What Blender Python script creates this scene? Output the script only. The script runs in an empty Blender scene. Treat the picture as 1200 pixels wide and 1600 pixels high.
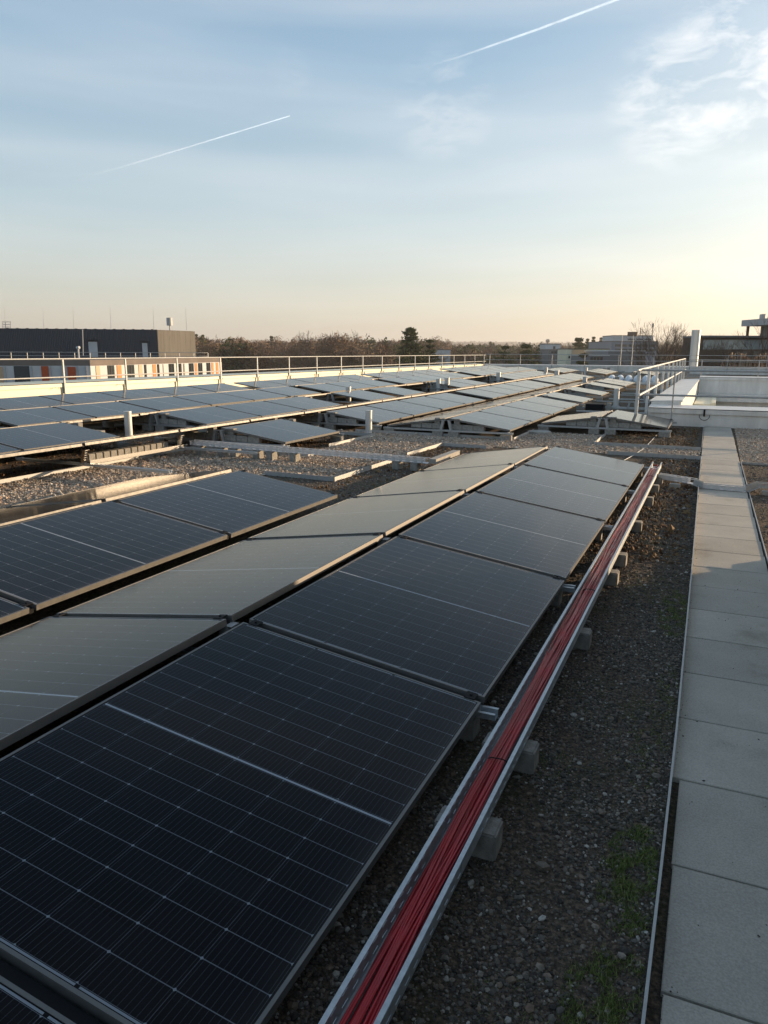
import bpy, math, random
import numpy as np
from mathutils import Vector, Matrix
rnd = random.Random(7)
rng = np.random.default_rng(11)
S = bpy.context.scene
COL = S.collection

# ------------------------------------------------------------------ camera
F_PX = 1155.86                       # focal length in pixels of the 1200 x 1600 photograph
YAW, PITCH, ROLL = map(math.radians, (23.9145, 12.234, 0.2864))
C0 = np.array([0.7467, -2.6943, 1.5319])
_cy, _sy, _cp, _sp = math.cos(YAW), math.sin(YAW), math.cos(PITCH), math.sin(PITCH)
FW = np.array([-_sy*_cp, _cy*_cp, -_sp]); _R = np.array([_cy, _sy, 0.0]); _U = np.cross(_R, FW)
RT = math.cos(ROLL)*_R + math.sin(ROLL)*_U
UP = -math.sin(ROLL)*_R + math.cos(ROLL)*_U
cam = bpy.data.objects.new('camera', bpy.data.cameras.new('camera'))
COL.objects.link(cam); S.camera = cam
m = Matrix.Identity(4)
for i in range(3):
    m[i][0], m[i][1], m[i][2], m[i][3] = RT[i], UP[i], -FW[i], C0[i]
cam.matrix_world = m
cam.data.sensor_fit = 'VERTICAL'; cam.data.sensor_height = 36.0
cam.data.lens = 36.0*F_PX/1600.0
cam.data.clip_start = 0.05; cam.data.clip_end = 60000

def ray(u, v): return FW + RT*(u-600)/F_PX - UP*(v-800)/F_PX
def at_d(u, v, d): return C0 + ray(u, v)*d                       # point at depth d (metres)
def at_z(u, v, z): r = ray(u, v); return C0 + r*((z-C0[2])/r[2])
def at_x(u, v, x): r = ray(u, v); return C0 + r*((x-C0[0])/r[0])
def at_y(u, v, y): r = ray(u, v); return C0 + r*((y-C0[1])/r[1])

# ------------------------------------------------------------------ light and sky
SUN_AZ, SUN_EL = math.radians(42), math.radians(8.0)             # azimuth from +Y towards +X
sd = Vector((math.sin(SUN_AZ)*math.cos(SUN_EL), math.cos(SUN_AZ)*math.cos(SUN_EL), math.sin(SUN_EL)))
sun = bpy.data.lights.new('sun', 'SUN'); sun.energy = 4.0; sun.angle = math.radians(0.5); sun.color = (1.0, 0.71, 0.43)
so = bpy.data.objects.new('sun', sun); COL.objects.link(so); so.rotation_euler = sd.to_track_quat('Z', 'Y').to_euler()
S.view_settings.view_transform = 'Standard'; S.view_settings.look = 'None'
S.view_settings.exposure = 1.05; S.view_settings.gamma = 1.0
SKY_STRENGTH = 0.15
W = bpy.data.worlds.new("World"); S.world = W; W.use_nodes = True
wt = W.node_tree; wt.nodes.clear()
def N(t, typ, **kw):
    n = t.nodes.new(typ)
    for k, v in kw.items():
        if k == 'inp':
            for a, b in v.items(): n.inputs[a].default_value = b
        else: setattr(n, k, v)
    return n
def math_n(t, op, a, b=None, c=None, clamp=False):
    n = t.nodes.new('ShaderNodeMath'); n.operation = op; n.use_clamp = clamp
    for i, x in enumerate((a, b, c)):
        if x is None: continue
        if isinstance(x, (int, float)): n.inputs[i].default_value = x
        else: t.links.new(x, n.inputs[i])
    return n.outputs[0]
def ramp(t, fac, stops):
    n = t.nodes.new('ShaderNodeValToRGB'); e = n.color_ramp.elements
    while len(e) < len(stops): e.new(0.5)
    for k, (p, c) in enumerate(stops):
        e[k].position = p; e[k].color = (c[0], c[1], c[2], 1) if hasattr(c, '__len__') else (c, c, c, 1)
    t.links.new(fac, n.inputs[0]); return n.outputs[0]
def mixc(t, fac, a, b, mode='MIX'):
    n = t.nodes.new('ShaderNodeMix'); n.data_type = 'RGBA'; n.blend_type = mode
    for i, x in ((0, fac), (6, a), (7, b)):
        if isinstance(x, (int, float)): n.inputs[i].default_value = x
        elif isinstance(x, tuple): n.inputs[i].default_value = (*x, 1)
        else: t.links.new(x, n.inputs[i])
    return n.outputs[2]

sky = N(wt, 'ShaderNodeTexSky', sky_type='NISHITA', sun_disc=False, sun_elevation=SUN_EL, sun_rotation=SUN_AZ,
        altitude=50, air_density=1.0, dust_density=1.6, ozone_density=1.4)
tc = N(wt, 'ShaderNodeTexCoord')
dirv = tc.outputs['Generated']
def blob(u, v, r0, r1):
    d = Vector(ray(u, v)).normalized()
    dp = N(wt, 'ShaderNodeVectorMath', operation='DOT_PRODUCT'); wt.links.new(dirv, dp.inputs[0]); dp.inputs[1].default_value = d
    mr = N(wt, 'ShaderNodeMapRange', interpolation_type='SMOOTHSTEP'); wt.links.new(dp.outputs['Value'], mr.inputs[0])
    mr.inputs[1].default_value = math.cos(math.radians(r1)); mr.inputs[2].default_value = math.cos(math.radians(r0))
    return mr.outputs[0]
def wnoise(scale, detail, sx=1, sy=1, sz=1, rz=0, dist=0.6, rough=0.6):
    mp = N(wt, 'ShaderNodeMapping'); wt.links.new(dirv, mp.inputs[0]); mp.inputs['Scale'].default_value = (sx, sy, sz); mp.inputs['Rotation'].default_value = rz if hasattr(rz, '__len__') else (0, 0, rz)
    n = N(wt, 'ShaderNodeTexNoise'); wt.links.new(mp.outputs[0], n.inputs['Vector'])
    n.inputs['Scale'].default_value = scale; n.inputs['Detail'].default_value = detail; n.inputs['Distortion'].default_value = dist; n.inputs['Roughness'].default_value = rough
    return n.outputs[0]
w1 = wnoise(13, 12, 1, 1.6, 2.6, (0.3, -0.35, 0.2), dist=0.35, rough=0.62)
wisp = math_n(wt, 'MULTIPLY', math_n(wt, 'SUBTRACT', w1, 0.42, clamp=True), 3.0, clamp=True)
mask = math_n(wt, 'MAXIMUM', math_n(wt, 'MULTIPLY', blob(1190, 85, 1.0, 7.0), 1.0), math_n(wt, 'MULTIPLY', blob(1060, 150, 0.3, 5.0), 0.85))
mask = math_n(wt, 'MAXIMUM', mask, math_n(wt, 'MULTIPLY', blob(690, 165, 0.2, 4.2), 0.36))
mask = math_n(wt, 'MAXIMUM', mask, math_n(wt, 'MULTIPLY', blob(455, 108, 0.1, 1.9), 0.12))
cl = math_n(wt, 'MULTIPLY', wisp, mask)
w2 = wnoise(1.6, 5, 1, 1, 9, (0.16, 0.10, 0.3), dist=0.35, rough=0.45)   # long thin cirrus streaks
cir = math_n(wt, 'MULTIPLY', math_n(wt, 'SUBTRACT', w2, 0.36, clamp=True), 1.5, clamp=True)
cir = math_n(wt, 'MULTIPLY', cir, 0.30)
tot = math_n(wt, 'ADD', math_n(wt, 'MULTIPLY', cl, 0.75), cir, clamp=True)
lum = N(wt, 'ShaderNodeRGBToBW'); wt.links.new(sky.outputs[0], lum.inputs[0])
white = mixc(wt, 1.0, (0.0, 0.0, 0.0), lum.outputs[0], 'ADD')
wcol = mixc(wt, 1.0, mixc(wt, 1.0, white, (0.5, 0.47, 0.44), 'MULTIPLY'), (3.5, 3.35, 3.2), 'ADD')
sepd = N(wt, 'ShaderNodeSeparateXYZ'); wt.links.new(dirv, sepd.inputs[0])
veil = ramp(wt, sepd.outputs[2], [(0.0, (0.80, 0.74, 0.66)), (0.06, (0.76, 0.78, 0.75)), (0.16, (0.60, 0.76, 0.86)), (0.34, (0.36, 0.58, 0.80)), (0.6, (0.20, 0.36, 0.54)), (1.0, (0.15, 0.25, 0.38))])
veil = mixc(wt, 1.0, veil, (2.75, 2.68, 2.66), 'MULTIPLY')             # thin high haze evens out the sky
dps = N(wt, 'ShaderNodeVectorMath', operation='DOT_PRODUCT'); wt.links.new(dirv, dps.inputs[0]); dps.inputs[1].default_value = sd
glow = N(wt, 'ShaderNodeMapRange', interpolation_type='SMOOTHERSTEP'); wt.links.new(dps.outputs['Value'], glow.inputs[0]); glow.inputs[1].default_value = 0.45; glow.inputs[2].default_value = 1.0   # aureole round the sun
veil = mixc(wt, 1.0, veil, mixc(wt, glow.outputs[0], (0, 0, 0), (1.0, 0.78, 0.5)), 'ADD')
skyc = mixc(wt, tot, mixc(wt, 0.72, sky.outputs[0], veil), wcol)
bg = N(wt, 'ShaderNodeBackground'); bg.inputs[1].default_value = SKY_STRENGTH
wt.links.new(skyc, bg.inputs[0]); wo = N(wt, 'ShaderNodeOutputWorld'); wt.links.new(bg.outputs[0], wo.inputs[0])

# ------------------------------------------------------------------ helpers
class MB:
    """collects boxes, bars, tubes; build() links them as one mesh object"""
    def __init__(s): s.v = []; s.f = []; s.uv = None
    def poly(s, pts, faces):
        b = len(s.v); s.v += [tuple(map(float, p)) for p in pts]; s.f += [tuple(b+i for i in f) for f in faces]; return s
    def hexa(s, P):     # 8 points: bottom 4 ccw, top 4 ccw
        return s.poly(P, [(3,2,1,0),(4,5,6,7),(0,1,5,4),(1,2,6,5),(2,3,7,6),(3,0,4,7)])
    def box(s, x0, x1, y0, y1, z0, z1, M=None):
        P = [(x0,y0,z0),(x1,y0,z0),(x1,y1,z0),(x0,y1,z0),(x0,y0,z1),(x1,y0,z1),(x1,y1,z1),(x0,y1,z1)]
        if M is not None: P = [M @ Vector(p) for p in P]
        return s.hexa(P)
    def bar(s, a, b, w, h, up=(0,0,1)):   # rectangular bar from a to b
        a, b = Vector(a), Vector(b); d = (b-a).normalized(); u = Vector(up)
        sx = d.cross(u)
        if sx.length < 1e-4: sx = d.cross(Vector((1,0,0)))
        sx.normalize(); uz = sx.cross(d).normalized(); sx *= w/2; uz *= h/2
        return s.hexa([a-sx-uz, a+sx-uz, b+sx-uz, b-sx-uz, a-sx+uz, a+sx+uz, b+sx+uz, b-sx+uz])
    def tube(s, pts, r, n=8, caps=True):
        pts = [Vector(p) for p in pts]; rr = r if hasattr(r, '__len__') else [r]*len(pts)
        rings = []; prev = None
        for i, p in enumerate(pts):
            d = (pts[min(i+1, len(pts)-1)] - pts[max(i-1, 0)]).normalized()
            a = prev if prev is not None else (Vector((0,0,1)) if abs(d.z) < 0.9 else Vector((1,0,0)))
            a = (a - d*a.dot(d)).normalized(); prev = a; b = d.cross(a)
            rings.append([p + (a*math.cos(2*math.pi*k/n) + b*math.sin(2*math.pi*k/n))*rr[i] for k in range(n)])
        P = [q for r_ in rings for q in r_]; Fc = []
        for i in range(len(pts)-1):
            for k in range(n):
                Fc.append((i*n+k, i*n+(k+1)%n, (i+1)*n+(k+1)%n, (i+1)*n+k))
        if caps: Fc.append(tuple(range(n-1, -1, -1))); Fc.append(tuple((len(pts)-1)*n+k for k in range(n)))
        return s.poly(P, Fc)
    def mesh(s, name, mat):
        me = bpy.data.meshes.new(name); me.from_pydata(s.v, [], s.f)
        if mat: me.materials.append(mat)
        return me
    def build(s, name, mat, parent=None, loc=(0,0,0), smooth=False, bevel=0, kind=None):
        me = s.mesh(name, mat); o = bpy.data.objects.new(name, me); COL.objects.link(o)
        o.location = loc
        if parent: o.parent = parent
        if smooth: me.shade_smooth() if hasattr(me, 'shade_smooth') else None
        if bevel:
            b = o.modifiers.new('bevel', 'BEVEL'); b.width = bevel; b.segments = 2; b.limit_method = 'ANGLE'
        if kind: o['kind'] = kind
        return o
def tag(o, label=None, cat=None, group=None, kind=None):
    for k, v in (('label', label), ('category', cat), ('group', group), ('kind', kind)):
        if v: o[k] = v
    return o
def empty(name, loc, label=None, cat=None, group=None, rz=0):
    o = bpy.data.objects.new(name, None); COL.objects.link(o); o.location = loc; o.rotation_euler = (0, 0, rz)
    o.empty_display_size = 0.1
    return tag(o, label, cat, group)
def child(name, me, parent, M=None):
    o = bpy.data.objects.new(name, me); COL.objects.link(o); o.parent = parent
    if M is not None: o.matrix_local = M
    return o
def fast_mesh(name, V, Q, mat, tint=None):
    """numpy mesh: V (n,3), Q (m,k) index array"""
    me = bpy.data.meshes.new(name); k = Q.shape[1]
    me.vertices.add(len(V)); me.vertices.foreach_set('co', V.astype(np.float32).ravel())
    me.loops.add(Q.size); me.loops.foreach_set('vertex_index', Q.astype(np.int32).ravel())
    me.polygons.add(len(Q)); me.polygons.foreach_set('loop_start', np.arange(0, Q.size, k, dtype=np.int32))
    me.update(calc_edges=True); me.shade_flat()
    if tint is not None:
        at = me.attributes.new('tint', 'FLOAT', 'POINT'); at.data.foreach_set('value', tint.astype(np.float32))
    me.materials.append(mat)
    return me
ORD = ['first','second','third','fourth','fifth','sixth','seventh','eighth','ninth','tenth','eleventh','twelfth','thirteenth',
       'fourteenth','fifteenth','sixteenth','seventeenth','eighteenth','nineteenth','twentieth','twenty-first','twenty-second','twenty-third','twenty-fourth','twenty-fifth','twenty-sixth']
def zo(x, y): return 0.0133*max(0.0, -x-2.0) + 0.0045*max(0.0, y-8.0)      # the roof rises to its drained edges
def zo_np(x, y): return 0.0133*np.maximum(0, -x-2.0) + 0.0045*np.maximum(0, y-8.0)

# ------------------------------------------------------------------ materials
def pmat(name, col, rough=0.6, metal=0.0, noise=0.0, nscale=8.0, bump=0.0, bscale=60.0, spec=0.5, stretch=(1,1,1), coord='Object', col2=None):
    mt = bpy.data.materials.new(name); mt.use_nodes = True; t = mt.node_tree; b = t.nodes['Principled BSDF']
    b.inputs['Roughness'].default_value = rough; b.inputs['Metallic'].default_value = metal
    b.inputs['Specular IOR Level'].default_value = spec
    b.inputs['Base Color'].default_value = (*col, 1)
    tcn = N(t, 'ShaderNodeTexCoord'); mp = N(t, 'ShaderNodeMapping'); t.links.new(tcn.outputs[coord], mp.inputs[0]); mp.inputs['Scale'].default_value = stretch
    if noise:
        n = N(t, 'ShaderNodeTexNoise', inp={'Scale': nscale, 'Detail': 6.0, 'Roughness': 0.65}); t.links.new(mp.outputs[0], n.inputs['Vector'])
        c2 = col2 or tuple(c*(1-noise) for c in col); c3 = tuple(min(1, c*(1+noise*0.6)) for c in col)
        t.links.new(ramp(t, n.outputs[0], [(0.3, c2), (0.7, c3)]), b.inputs['Base Color'])
        rr = ramp(t, n.outputs[0], [(0.3, max(0, rough-0.08)), (0.7, min(1, rough+0.1))]); t.links.new(rr, b.inputs['Roughness'])
    if bump:
        n = N(t, 'ShaderNodeTexNoise', inp={'Scale': bscale, 'Detail': 5.0}); t.links.new(mp.outputs[0], n.inputs['Vector'])
        bm = N(t, 'ShaderNodeBump', inp={'Strength': bump, 'Distance': 0.01}); t.links.new(n.outputs[0], bm.inputs['Height']); t.links.new(bm.outputs[0], b.inputs['Normal'])
    return mt
M_alu = pmat('anodised_aluminium', (0.155, 0.152, 0.145), 0.5, 0.25, noise=0.12, nscale=30)
M_shiny = pmat('sun_glint_steel', (0.75, 0.74, 0.72), 0.22, 1.0)  # brighter, smoother metal that carries the sun glint on the lit parts
M_gal = pmat('galvanised_steel', (0.46, 0.50, 0.53), 0.45, 0.55, noise=0.22, nscale=45, bump=0.05)
M_galw = pmat('weathered_galvanised_steel', (0.42, 0.43, 0.43), 0.55, 0.25, noise=0.2, nscale=25, bump=0.05)
M_galp = pmat('pale_galvanised_steel', (0.60, 0.61, 0.62), 0.5, 0.2, noise=0.15, nscale=25)
M_black = pmat('black_profile', (0.008, 0.009, 0.011), 0.7, 0.0, spec=.2)
M_conc = pmat('concrete_block', (0.30, 0.29, 0.265), 0.9, noise=0.4, nscale=22, bump=0.5, bscale=140)
M_concl = pmat('pale_concrete', (0.38, 0.37, 0.34), 0.9, noise=0.3, nscale=18, bump=0.4, bscale=120)
M_white = pmat('white_coated_metal', (0.74, 0.725, 0.69), 0.38, noise=0.22, nscale=2.6, bump=0.02, bscale=3, stretch=(1, 1, .25))
M_cream = pmat('cream_coated_metal', (0.72, 0.71, 0.55), 0.45, noise=0.10, nscale=1.7)
M_red = pmat('red_cable_sheath', (0.44, 0.018, 0.028), 0.42, noise=0.25, nscale=9)
M_dcab = pmat('black_cable_sheath', (0.018, 0.014, 0.020), 0.45)
M_pvc = pmat('pale_pipe', (0.62, 0.62, 0.60), 0.4, 0.2, noise=0.1)
M_dark = pmat('dark_interior', (0.02, 0.02, 0.022), 0.7)
M_window = pmat('window_glass', (0.03, 0.04, 0.045), 0.06, 0.0, spec=0.8)

def slab_material():
    mt = bpy.data.materials.new('paving_concrete'); mt.use_nodes = True; t = mt.node_tree; b = t.nodes['Principled BSDF']
    tcn = N(t, 'ShaderNodeTexCoord'); o = tcn.outputs['Object']
    n1 = N(t, 'ShaderNodeTexNoise', inp={'Scale': 2.2, 'Detail': 7.0, 'Roughness': 0.6}); t.links.new(o, n1.inputs['Vector'])
    n2 = N(t, 'ShaderNodeTexNoise', inp={'Scale': 170.0, 'Detail': 3.0}); t.links.new(o, n2.inputs['Vector'])
    n3 = N(t, 'ShaderNodeTexNoise', inp={'Scale': 26.0, 'Detail': 4.0, 'Roughness': 0.8}); t.links.new(o, n3.inputs['Vector'])
    at = N(t, 'ShaderNodeAttribute', attribute_name='tint')
    c = ramp(t, n1.outputs[0], [(0.28, (0.29, 0.26, 0.215)), (0.42, (0.42, 0.39, 0.335)), (0.72, (0.51, 0.475, 0.41))])
    c = mixc(t, 1.0, c, ramp(t, n2.outputs[0], [(0.3, 0.82), (0.7, 1.12)]), 'MULTIPLY')
    c = mixc(t, 1.0, c, ramp(t, at.outputs['Fac'], [(0.0, 0.87), (1.0, 1.07)]), 'MULTIPLY')
    c = mixc(t, math_n(t, 'GREATER_THAN', n3.outputs[0], 0.715), c, (0.05, 0.05, 0.045))
    t.links.new(c, b.inputs['Base Color']); b.inputs['Roughness'].default_value = 0.85
    bm = N(t, 'ShaderNodeBump', inp={'Strength': 0.35, 'Distance': 0.004}); t.links.new(n2.outputs[0], bm.inputs['Height']); t.links.new(bm.outputs[0], b.inputs['Normal'])
    return mt
M_slab = slab_material()

def substrate_material():
    mt = bpy.data.materials.new('planted_substrate'); mt.use_nodes = True; t = mt.node_tree; b = t.nodes['Principled BSDF']
    tcn = N(t, 'ShaderNodeTexCoord'); o = tcn.outputs['Object']
    n1 = N(t, 'ShaderNodeTexNoise', inp={'Scale': 1.6, 'Detail': 5.0, 'Roughness': 0.6}); t.links.new(o, n1.inputs['Vector'])
    n2 = N(t, 'ShaderNodeTexNoise', inp={'Scale': 55.0, 'Detail': 4.0, 'Roughness': 0.7}); t.links.new(o, n2.inputs['Vector'])
    vr = N(t, 'ShaderNodeTexVoronoi', inp={'Scale': 42.0}); t.links.new(o, vr.inputs['Vector'])
    c = ramp(t, n2.outputs[0], [(0.30, (0.030, 0.026, 0.022)), (0.5, (0.105, 0.082, 0.062)), (0.72, (0.28, 0.205, 0.145))])
    moss = ramp(t, n1.outputs[0], [(0.50, 0.0), (0.66, 1.0)])
    c = mixc(t, math_n(t, 'MULTIPLY', moss, 0.6), c, (0.055, 0.070, 0.024))
    c = mixc(t, math_n(t, 'LESS_THAN', vr.outputs['Distance'], 0.20), c, ramp(t, N(t, 'ShaderNodeSeparateColor').outputs[0], [(0, 0.1), (1, 0.1)]) if False else (0.15, 0.13, 0.11))
    t.links.new(c, b.inputs['Base Color']); b.inputs['Roughness'].default_value = 0.95; b.inputs['Specular IOR Level'].default_value = 0.2
    h = math_n(t, 'ADD', n2.outputs[0], math_n(t, 'MULTIPLY', vr.outputs['Distance'], -0.8))
    bm = N(t, 'ShaderNodeBump', inp={'Strength': 1.0, 'Distance': 0.02}); t.links.new(h, bm.inputs['Height']); t.links.new(bm.outputs[0], b.inputs['Normal'])
    return mt
M_sub = substrate_material()
def stone_material(name, stops):
    mt = bpy.data.materials.new(name); mt.use_nodes = True; t = mt.node_tree; b = t.nodes['Principled BSDF']
    at = N(t, 'ShaderNodeAttribute', attribute_name='tint'); c = ramp(t, at.outputs['Fac'], stops)
    tcn = N(t, 'ShaderNodeTexCoord'); n = N(t, 'ShaderNodeTexNoise', inp={'Scale': 90.0, 'Detail': 3.0}); t.links.new(tcn.outputs['Object'], n.inputs['Vector'])
    c = mixc(t, 1.0, c, ramp(t, n.outputs[0], [(0.3, 0.7), (0.7, 1.2)]), 'MULTIPLY')
    t.links.new(c, b.inputs['Base Color']); b.inputs['Roughness'].default_value = 0.85; b.inputs['Specular IOR Level'].default_value = 0.3
    return mt
M_stone_d = stone_material('mixed_dark_pebbles', [(0.0, (0.045, 0.040, 0.036)), (0.35, (0.105, 0.092, 0.078)), (0.6, (0.155, 0.142, 0.122)), (0.8, (0.20, 0.145, 0.105)), (0.95, (0.27, 0.25, 0.215)), (1.0, (0.5, 0.48, 0.43))])
M_stone_l = stone_material('pale_crushed_stone', [(0.0, (0.17, 0.135, 0.105)), (0.3, (0.36, 0.30, 0.24)), (0.6, (0.50, 0.43, 0.35)), (0.85, (0.44, 0.29, 0.19)), (1.0, (0.72, 0.67, 0.58))])
M_grav = pmat('gravel_bed', (0.32, 0.26, 0.20), 0.95, noise=0.5, nscale=55, bump=1.0, bscale=70, spec=0.2)

def panel_material():
    """monocrystalline half-cut cells under glass; UV is in metres on the module face: u up the slope (0..1.134), v along the row (0..1.722)"""
    mt = bpy.data.materials.new('solar_glass'); mt.use_nodes = True; t = mt.node_tree; b = t.nodes['Principled BSDF']
    uv = N(t, 'ShaderNodeUVMap', uv_map='UVMap'); sp = N(t, 'ShaderNodeSeparateXYZ'); t.links.new(uv.outputs[0], sp.inputs[0])
    X, Y = sp.outputs[0], sp.outputs[1]
    cx = 0.1835; x0 = (1.134-6*cx)/2
    fx = math_n(t, 'DIVIDE', math_n(t, 'SUBTRACT', X, x0), cx)
    cyl = 0.0925; half = 9*cyl; mid = 0.861; gapc = 0.008
    # distance from the middle of the module, cells counted outwards
    ym = math_n(t, 'SUBTRACT', math_n(t, 'ABSOLUTE', math_n(t, 'SUBTRACT', Y, mid)), gapc)
    fy = math_n(t, 'DIVIDE', ym, cyl)
    def edge(f, n, size):    # distance in metres to nearest cell border
        fr = math_n(t, 'FRACT', f); d = math_n(t, 'MINIMUM', fr, math_n(t, 'SUBTRACT', 1.0, fr)); return math_n(t, 'MULTIPLY', d, size)
    ex = edge(fx, 6, cx); ey = edge(fy, 9, cyl)
    lx = math_n(t, 'MULTIPLY', math_n(t, 'LESS_THAN', ex, 0.0009), 0.30)
    ly = math_n(t, 'MULTIPLY', math_n(t, 'LESS_THAN', ey, 0.0012), 0.62)
    # pseudo-square corners: small diamonds where four cells meet
    dm = math_n(t, 'MULTIPLY', math_n(t, 'LESS_THAN', math_n(t, 'ADD', ex, ey), 0.0052), 1.0)
    # busbars run along the row: ten to a cell
    bf = math_n(t, 'FRACT', math_n(t, 'MULTIPLY', fx, 11.0)); bd = math_n(t, 'ABSOLUTE', math_n(t, 'SUBTRACT', bf, 0.5))
    bus = math_n(t, 'MULTIPLY', math_n(t, 'LESS_THAN', bd, 0.045), 0.15)
    midl = math_n(t, 'MULTIPLY', math_n(t, 'LESS_THAN', math_n(t, 'ABSOLUTE', math_n(t, 'SUBTRACT', Y, mid)), 0.0042), 1.6)
    yb = math_n(t, 'MAXIMUM', math_n(t, 'LESS_THAN', fy, 0.0), math_n(t, 'GREATER_THAN', fy, 9.0))
    xb = math_n(t, 'MAXIMUM', math_n(t, 'LESS_THAN', fx, 0.0), math_n(t, 'GREATER_THAN', fx, 6.0))
    ebus = math_n(t, 'MULTIPLY', math_n(t, 'LESS_THAN', math_n(t, 'ABSOLUTE', math_n(t, 'SUBTRACT', math_n(t, 'ABSOLUTE', math_n(t, 'SUBTRACT', Y, mid)), half+gapc+0.0045)), 0.0028), 1.2)
    brk = math_n(t, 'LESS_THAN', math_n(t, 'FRACT', math_n(t, 'MULTIPLY', fx, 0.5)), 0.965)
    inner = math_n(t, 'SUBTRACT', 1.0, math_n(t, 'MAXIMUM', yb, xb))
    line = math_n(t, 'MAXIMUM', math_n(t, 'MAXIMUM', lx, ly), math_n(t, 'MAXIMUM', bus, dm))
    line = math_n(t, 'MULTIPLY', line, inner)
    line = math_n(t, 'MAXIMUM', line, math_n(t, 'MULTIPLY', math_n(t, 'MAXIMUM', midl, math_n(t, 'MULTIPLY', ebus, brk)), math_n(t, 'SUBTRACT', 1.0, xb)))
    # every string of cells has its own faint tone
    info = N(t, 'ShaderNodeObjectInfo')
    cb = N(t, 'ShaderNodeCombineXYZ'); t.links.new(math_n(t, 'FLOOR', fx), cb.inputs[0]); t.links.new(math_n(t, 'FLOOR', math_n(t, 'DIVIDE', Y, cyl)), cb.inputs[1]); t.links.new(info.outputs['Random'], cb.inputs[2])
    wn = N(t, 'ShaderNodeTexWhiteNoise'); t.links.new(cb.outputs[0], wn.inputs['Vector'])
    cell = mixc(t, wn.outputs[0], (0.0022, 0.0021, 0.0034), (0.0042, 0.0040, 0.0060))
    c = mixc(t, math_n(t, 'MULTIPLY', line, 0.62), cell, (0.34, 0.38, 0.43))
    # dust: a thin uneven film, thicker at the low edge
    tcn = N(t, 'ShaderNodeTexCoord'); dn = N(t, 'ShaderNodeTexNoise', inp={'Scale': 2.5, 'Detail': 6.0, 'Roughness': 0.7}); t.links.new(tcn.outputs['Object'], dn.inputs['Vector'])
    sc = N(t, 'ShaderNodeTexNoise', inp={'Scale': 60.0, 'Detail': 2.0}); t.links.new(tcn.outputs['Object'], sc.inputs['Vector'])
    dust = ramp(t, dn.outputs[0], [(0.3, 0.0005), (0.75, 0.006)])
    dust = math_n(t, 'ADD', dust, math_n(t, 'MULTIPLY', math_n(t, 'GREATER_THAN', sc.outputs[0], 0.80), 0.08))
    low = math_n(t, 'MULTIPLY', math_n(t, 'POWER', math_n(t, 'SUBTRACT', 1.0, math_n(t, 'MULTIPLY', X, 9.0), clamp=True), 2.0), math_n(t, 'MULTIPLY', dn.outputs[0], 0.10))   # silt washed to the low edge
    dust = math_n(t, 'ADD', dust, low)
    c = mixc(t, dust, c, (0.34, 0.32, 0.29))
    t.links.new(c, b.inputs['Base Color'])
    b.inputs['Specular IOR Level'].default_value = 0.12; b.inputs['IOR'].default_value = 1.5
    t.links.new(ramp(t, dn.outputs[0], [(0.3, 0.09), (0.75, 0.14)]), b.inputs['Roughness'])
    return mt
M_pv = panel_material()

# ------------------------------------------------------------------ module meshes
MW, ML, TILT, PITCH_Y = 1.134, 1.722, math.radians(8.2265), 1.770
MC, MS = MW*math.cos(TILT), MW*math.sin(TILT)
LOW_Z = 0.17
def module_meshes():
    """module lying flat: x from 0 (low edge) to -MW (ridge), y 0..ML, top of frame at z=0"""
    fr = MB(); w = 0.010; h = 0.032
    def ringbox(x0, x1, y0, y1): fr.box(x0, x1, y0, y1, -h, 0)
    ringbox(-w, 0, 0, ML); ringbox(-MW, -MW+w, 0, ML)
    ringbox(-MW+w, -w, 0, w); ringbox(-MW+w, -w, ML-w, ML)
    fr.box(-MW+w, -MW+0.03, w, ML-w, -h, -h+0.002); fr.box(-0.03, -w, w, ML-w, -h, -h+0.002)
    gl = MB(); gl.box(-MW+w, -w, w, ML-w, -0.0065, -0.0015)
    gm = gl.mesh('glass', M_pv); ul = gm.uv_layers.new(name='UVMap')
    for lp in gm.loops:
        co = gm.vertices[lp.vertex_index].co; ul.data[lp.index].uv = (-co.x, co.y)
    st = MB(); st.box(-MW+0.01, -0.01, ML+0.010, ML+0.038, -0.044, -0.018)
    cl = []
    for x in (-0.05, -MW+0.05):
        c = MB(); c.box(x-0.022, x+0.022, ML-0.004, ML+0.052, 0.0005, 0.004); c.tube([(x, ML+0.024, 0.004), (x, ML+0.024, 0.009)], 0.006, 6); cl.append(c.mesh('clamp', M_black))
    jb = MB(); jb.box(-0.62, -0.54, 0.80, 0.92, -0.030, -0.007)
    return fr.mesh('frame', M_alu), gm, st.mesh('clamp_strip', M_black), cl, jb.mesh('junction_box', M_black)
FRAME, GLASS, STRIP, CLAMP, JBOX = module_meshes()
RowX = lambda k: -2.485*k
def panel(k, side, y, label, group, name='solar_panel'):
    xl = RowX(k) if side == 'R' else RowX(k) - 2*MC - 0.097
    xm = xl - MC/2 if side == 'R' else xl + MC/2
    z = LOW_Z + zo(RowX(k)-MC, y+ML/2) + (0.045 if (k == 2 and side == 'L') else 0) + rnd.uniform(-0.003, 0.003)
    t = empty('solar_panel', (xl + rnd.uniform(-.002, .002), y if side == 'R' else y + ML, z), label, 'solar panel', group, 0 if side == 'R' else math.pi)
    sl = math.atan(0.0045) if y > 8 else 0
    M = Matrix.Rotation(sl if side == 'R' else -sl, 4, 'X') @ Matrix.Rotation(TILT + rnd.uniform(-.002, .002), 4, 'Y')
    if side == 'L': pass
    # rotate about the low edge so that local -x climbs
    for nm, me in (('frame', FRAME), ('glass', GLASS), ('clamp_strip', STRIP), ('clamp', CLAMP[0]), ('clamp', CLAMP[1])):
        if side == 'L' and nm in ('clamp_strip', 'clamp'):
            child(nm, me, t, M @ Matrix.Translation((0, -(ML+0.048), 0)))
        else: child(nm, me, t, M)
    return t
RUNS = []
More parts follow.
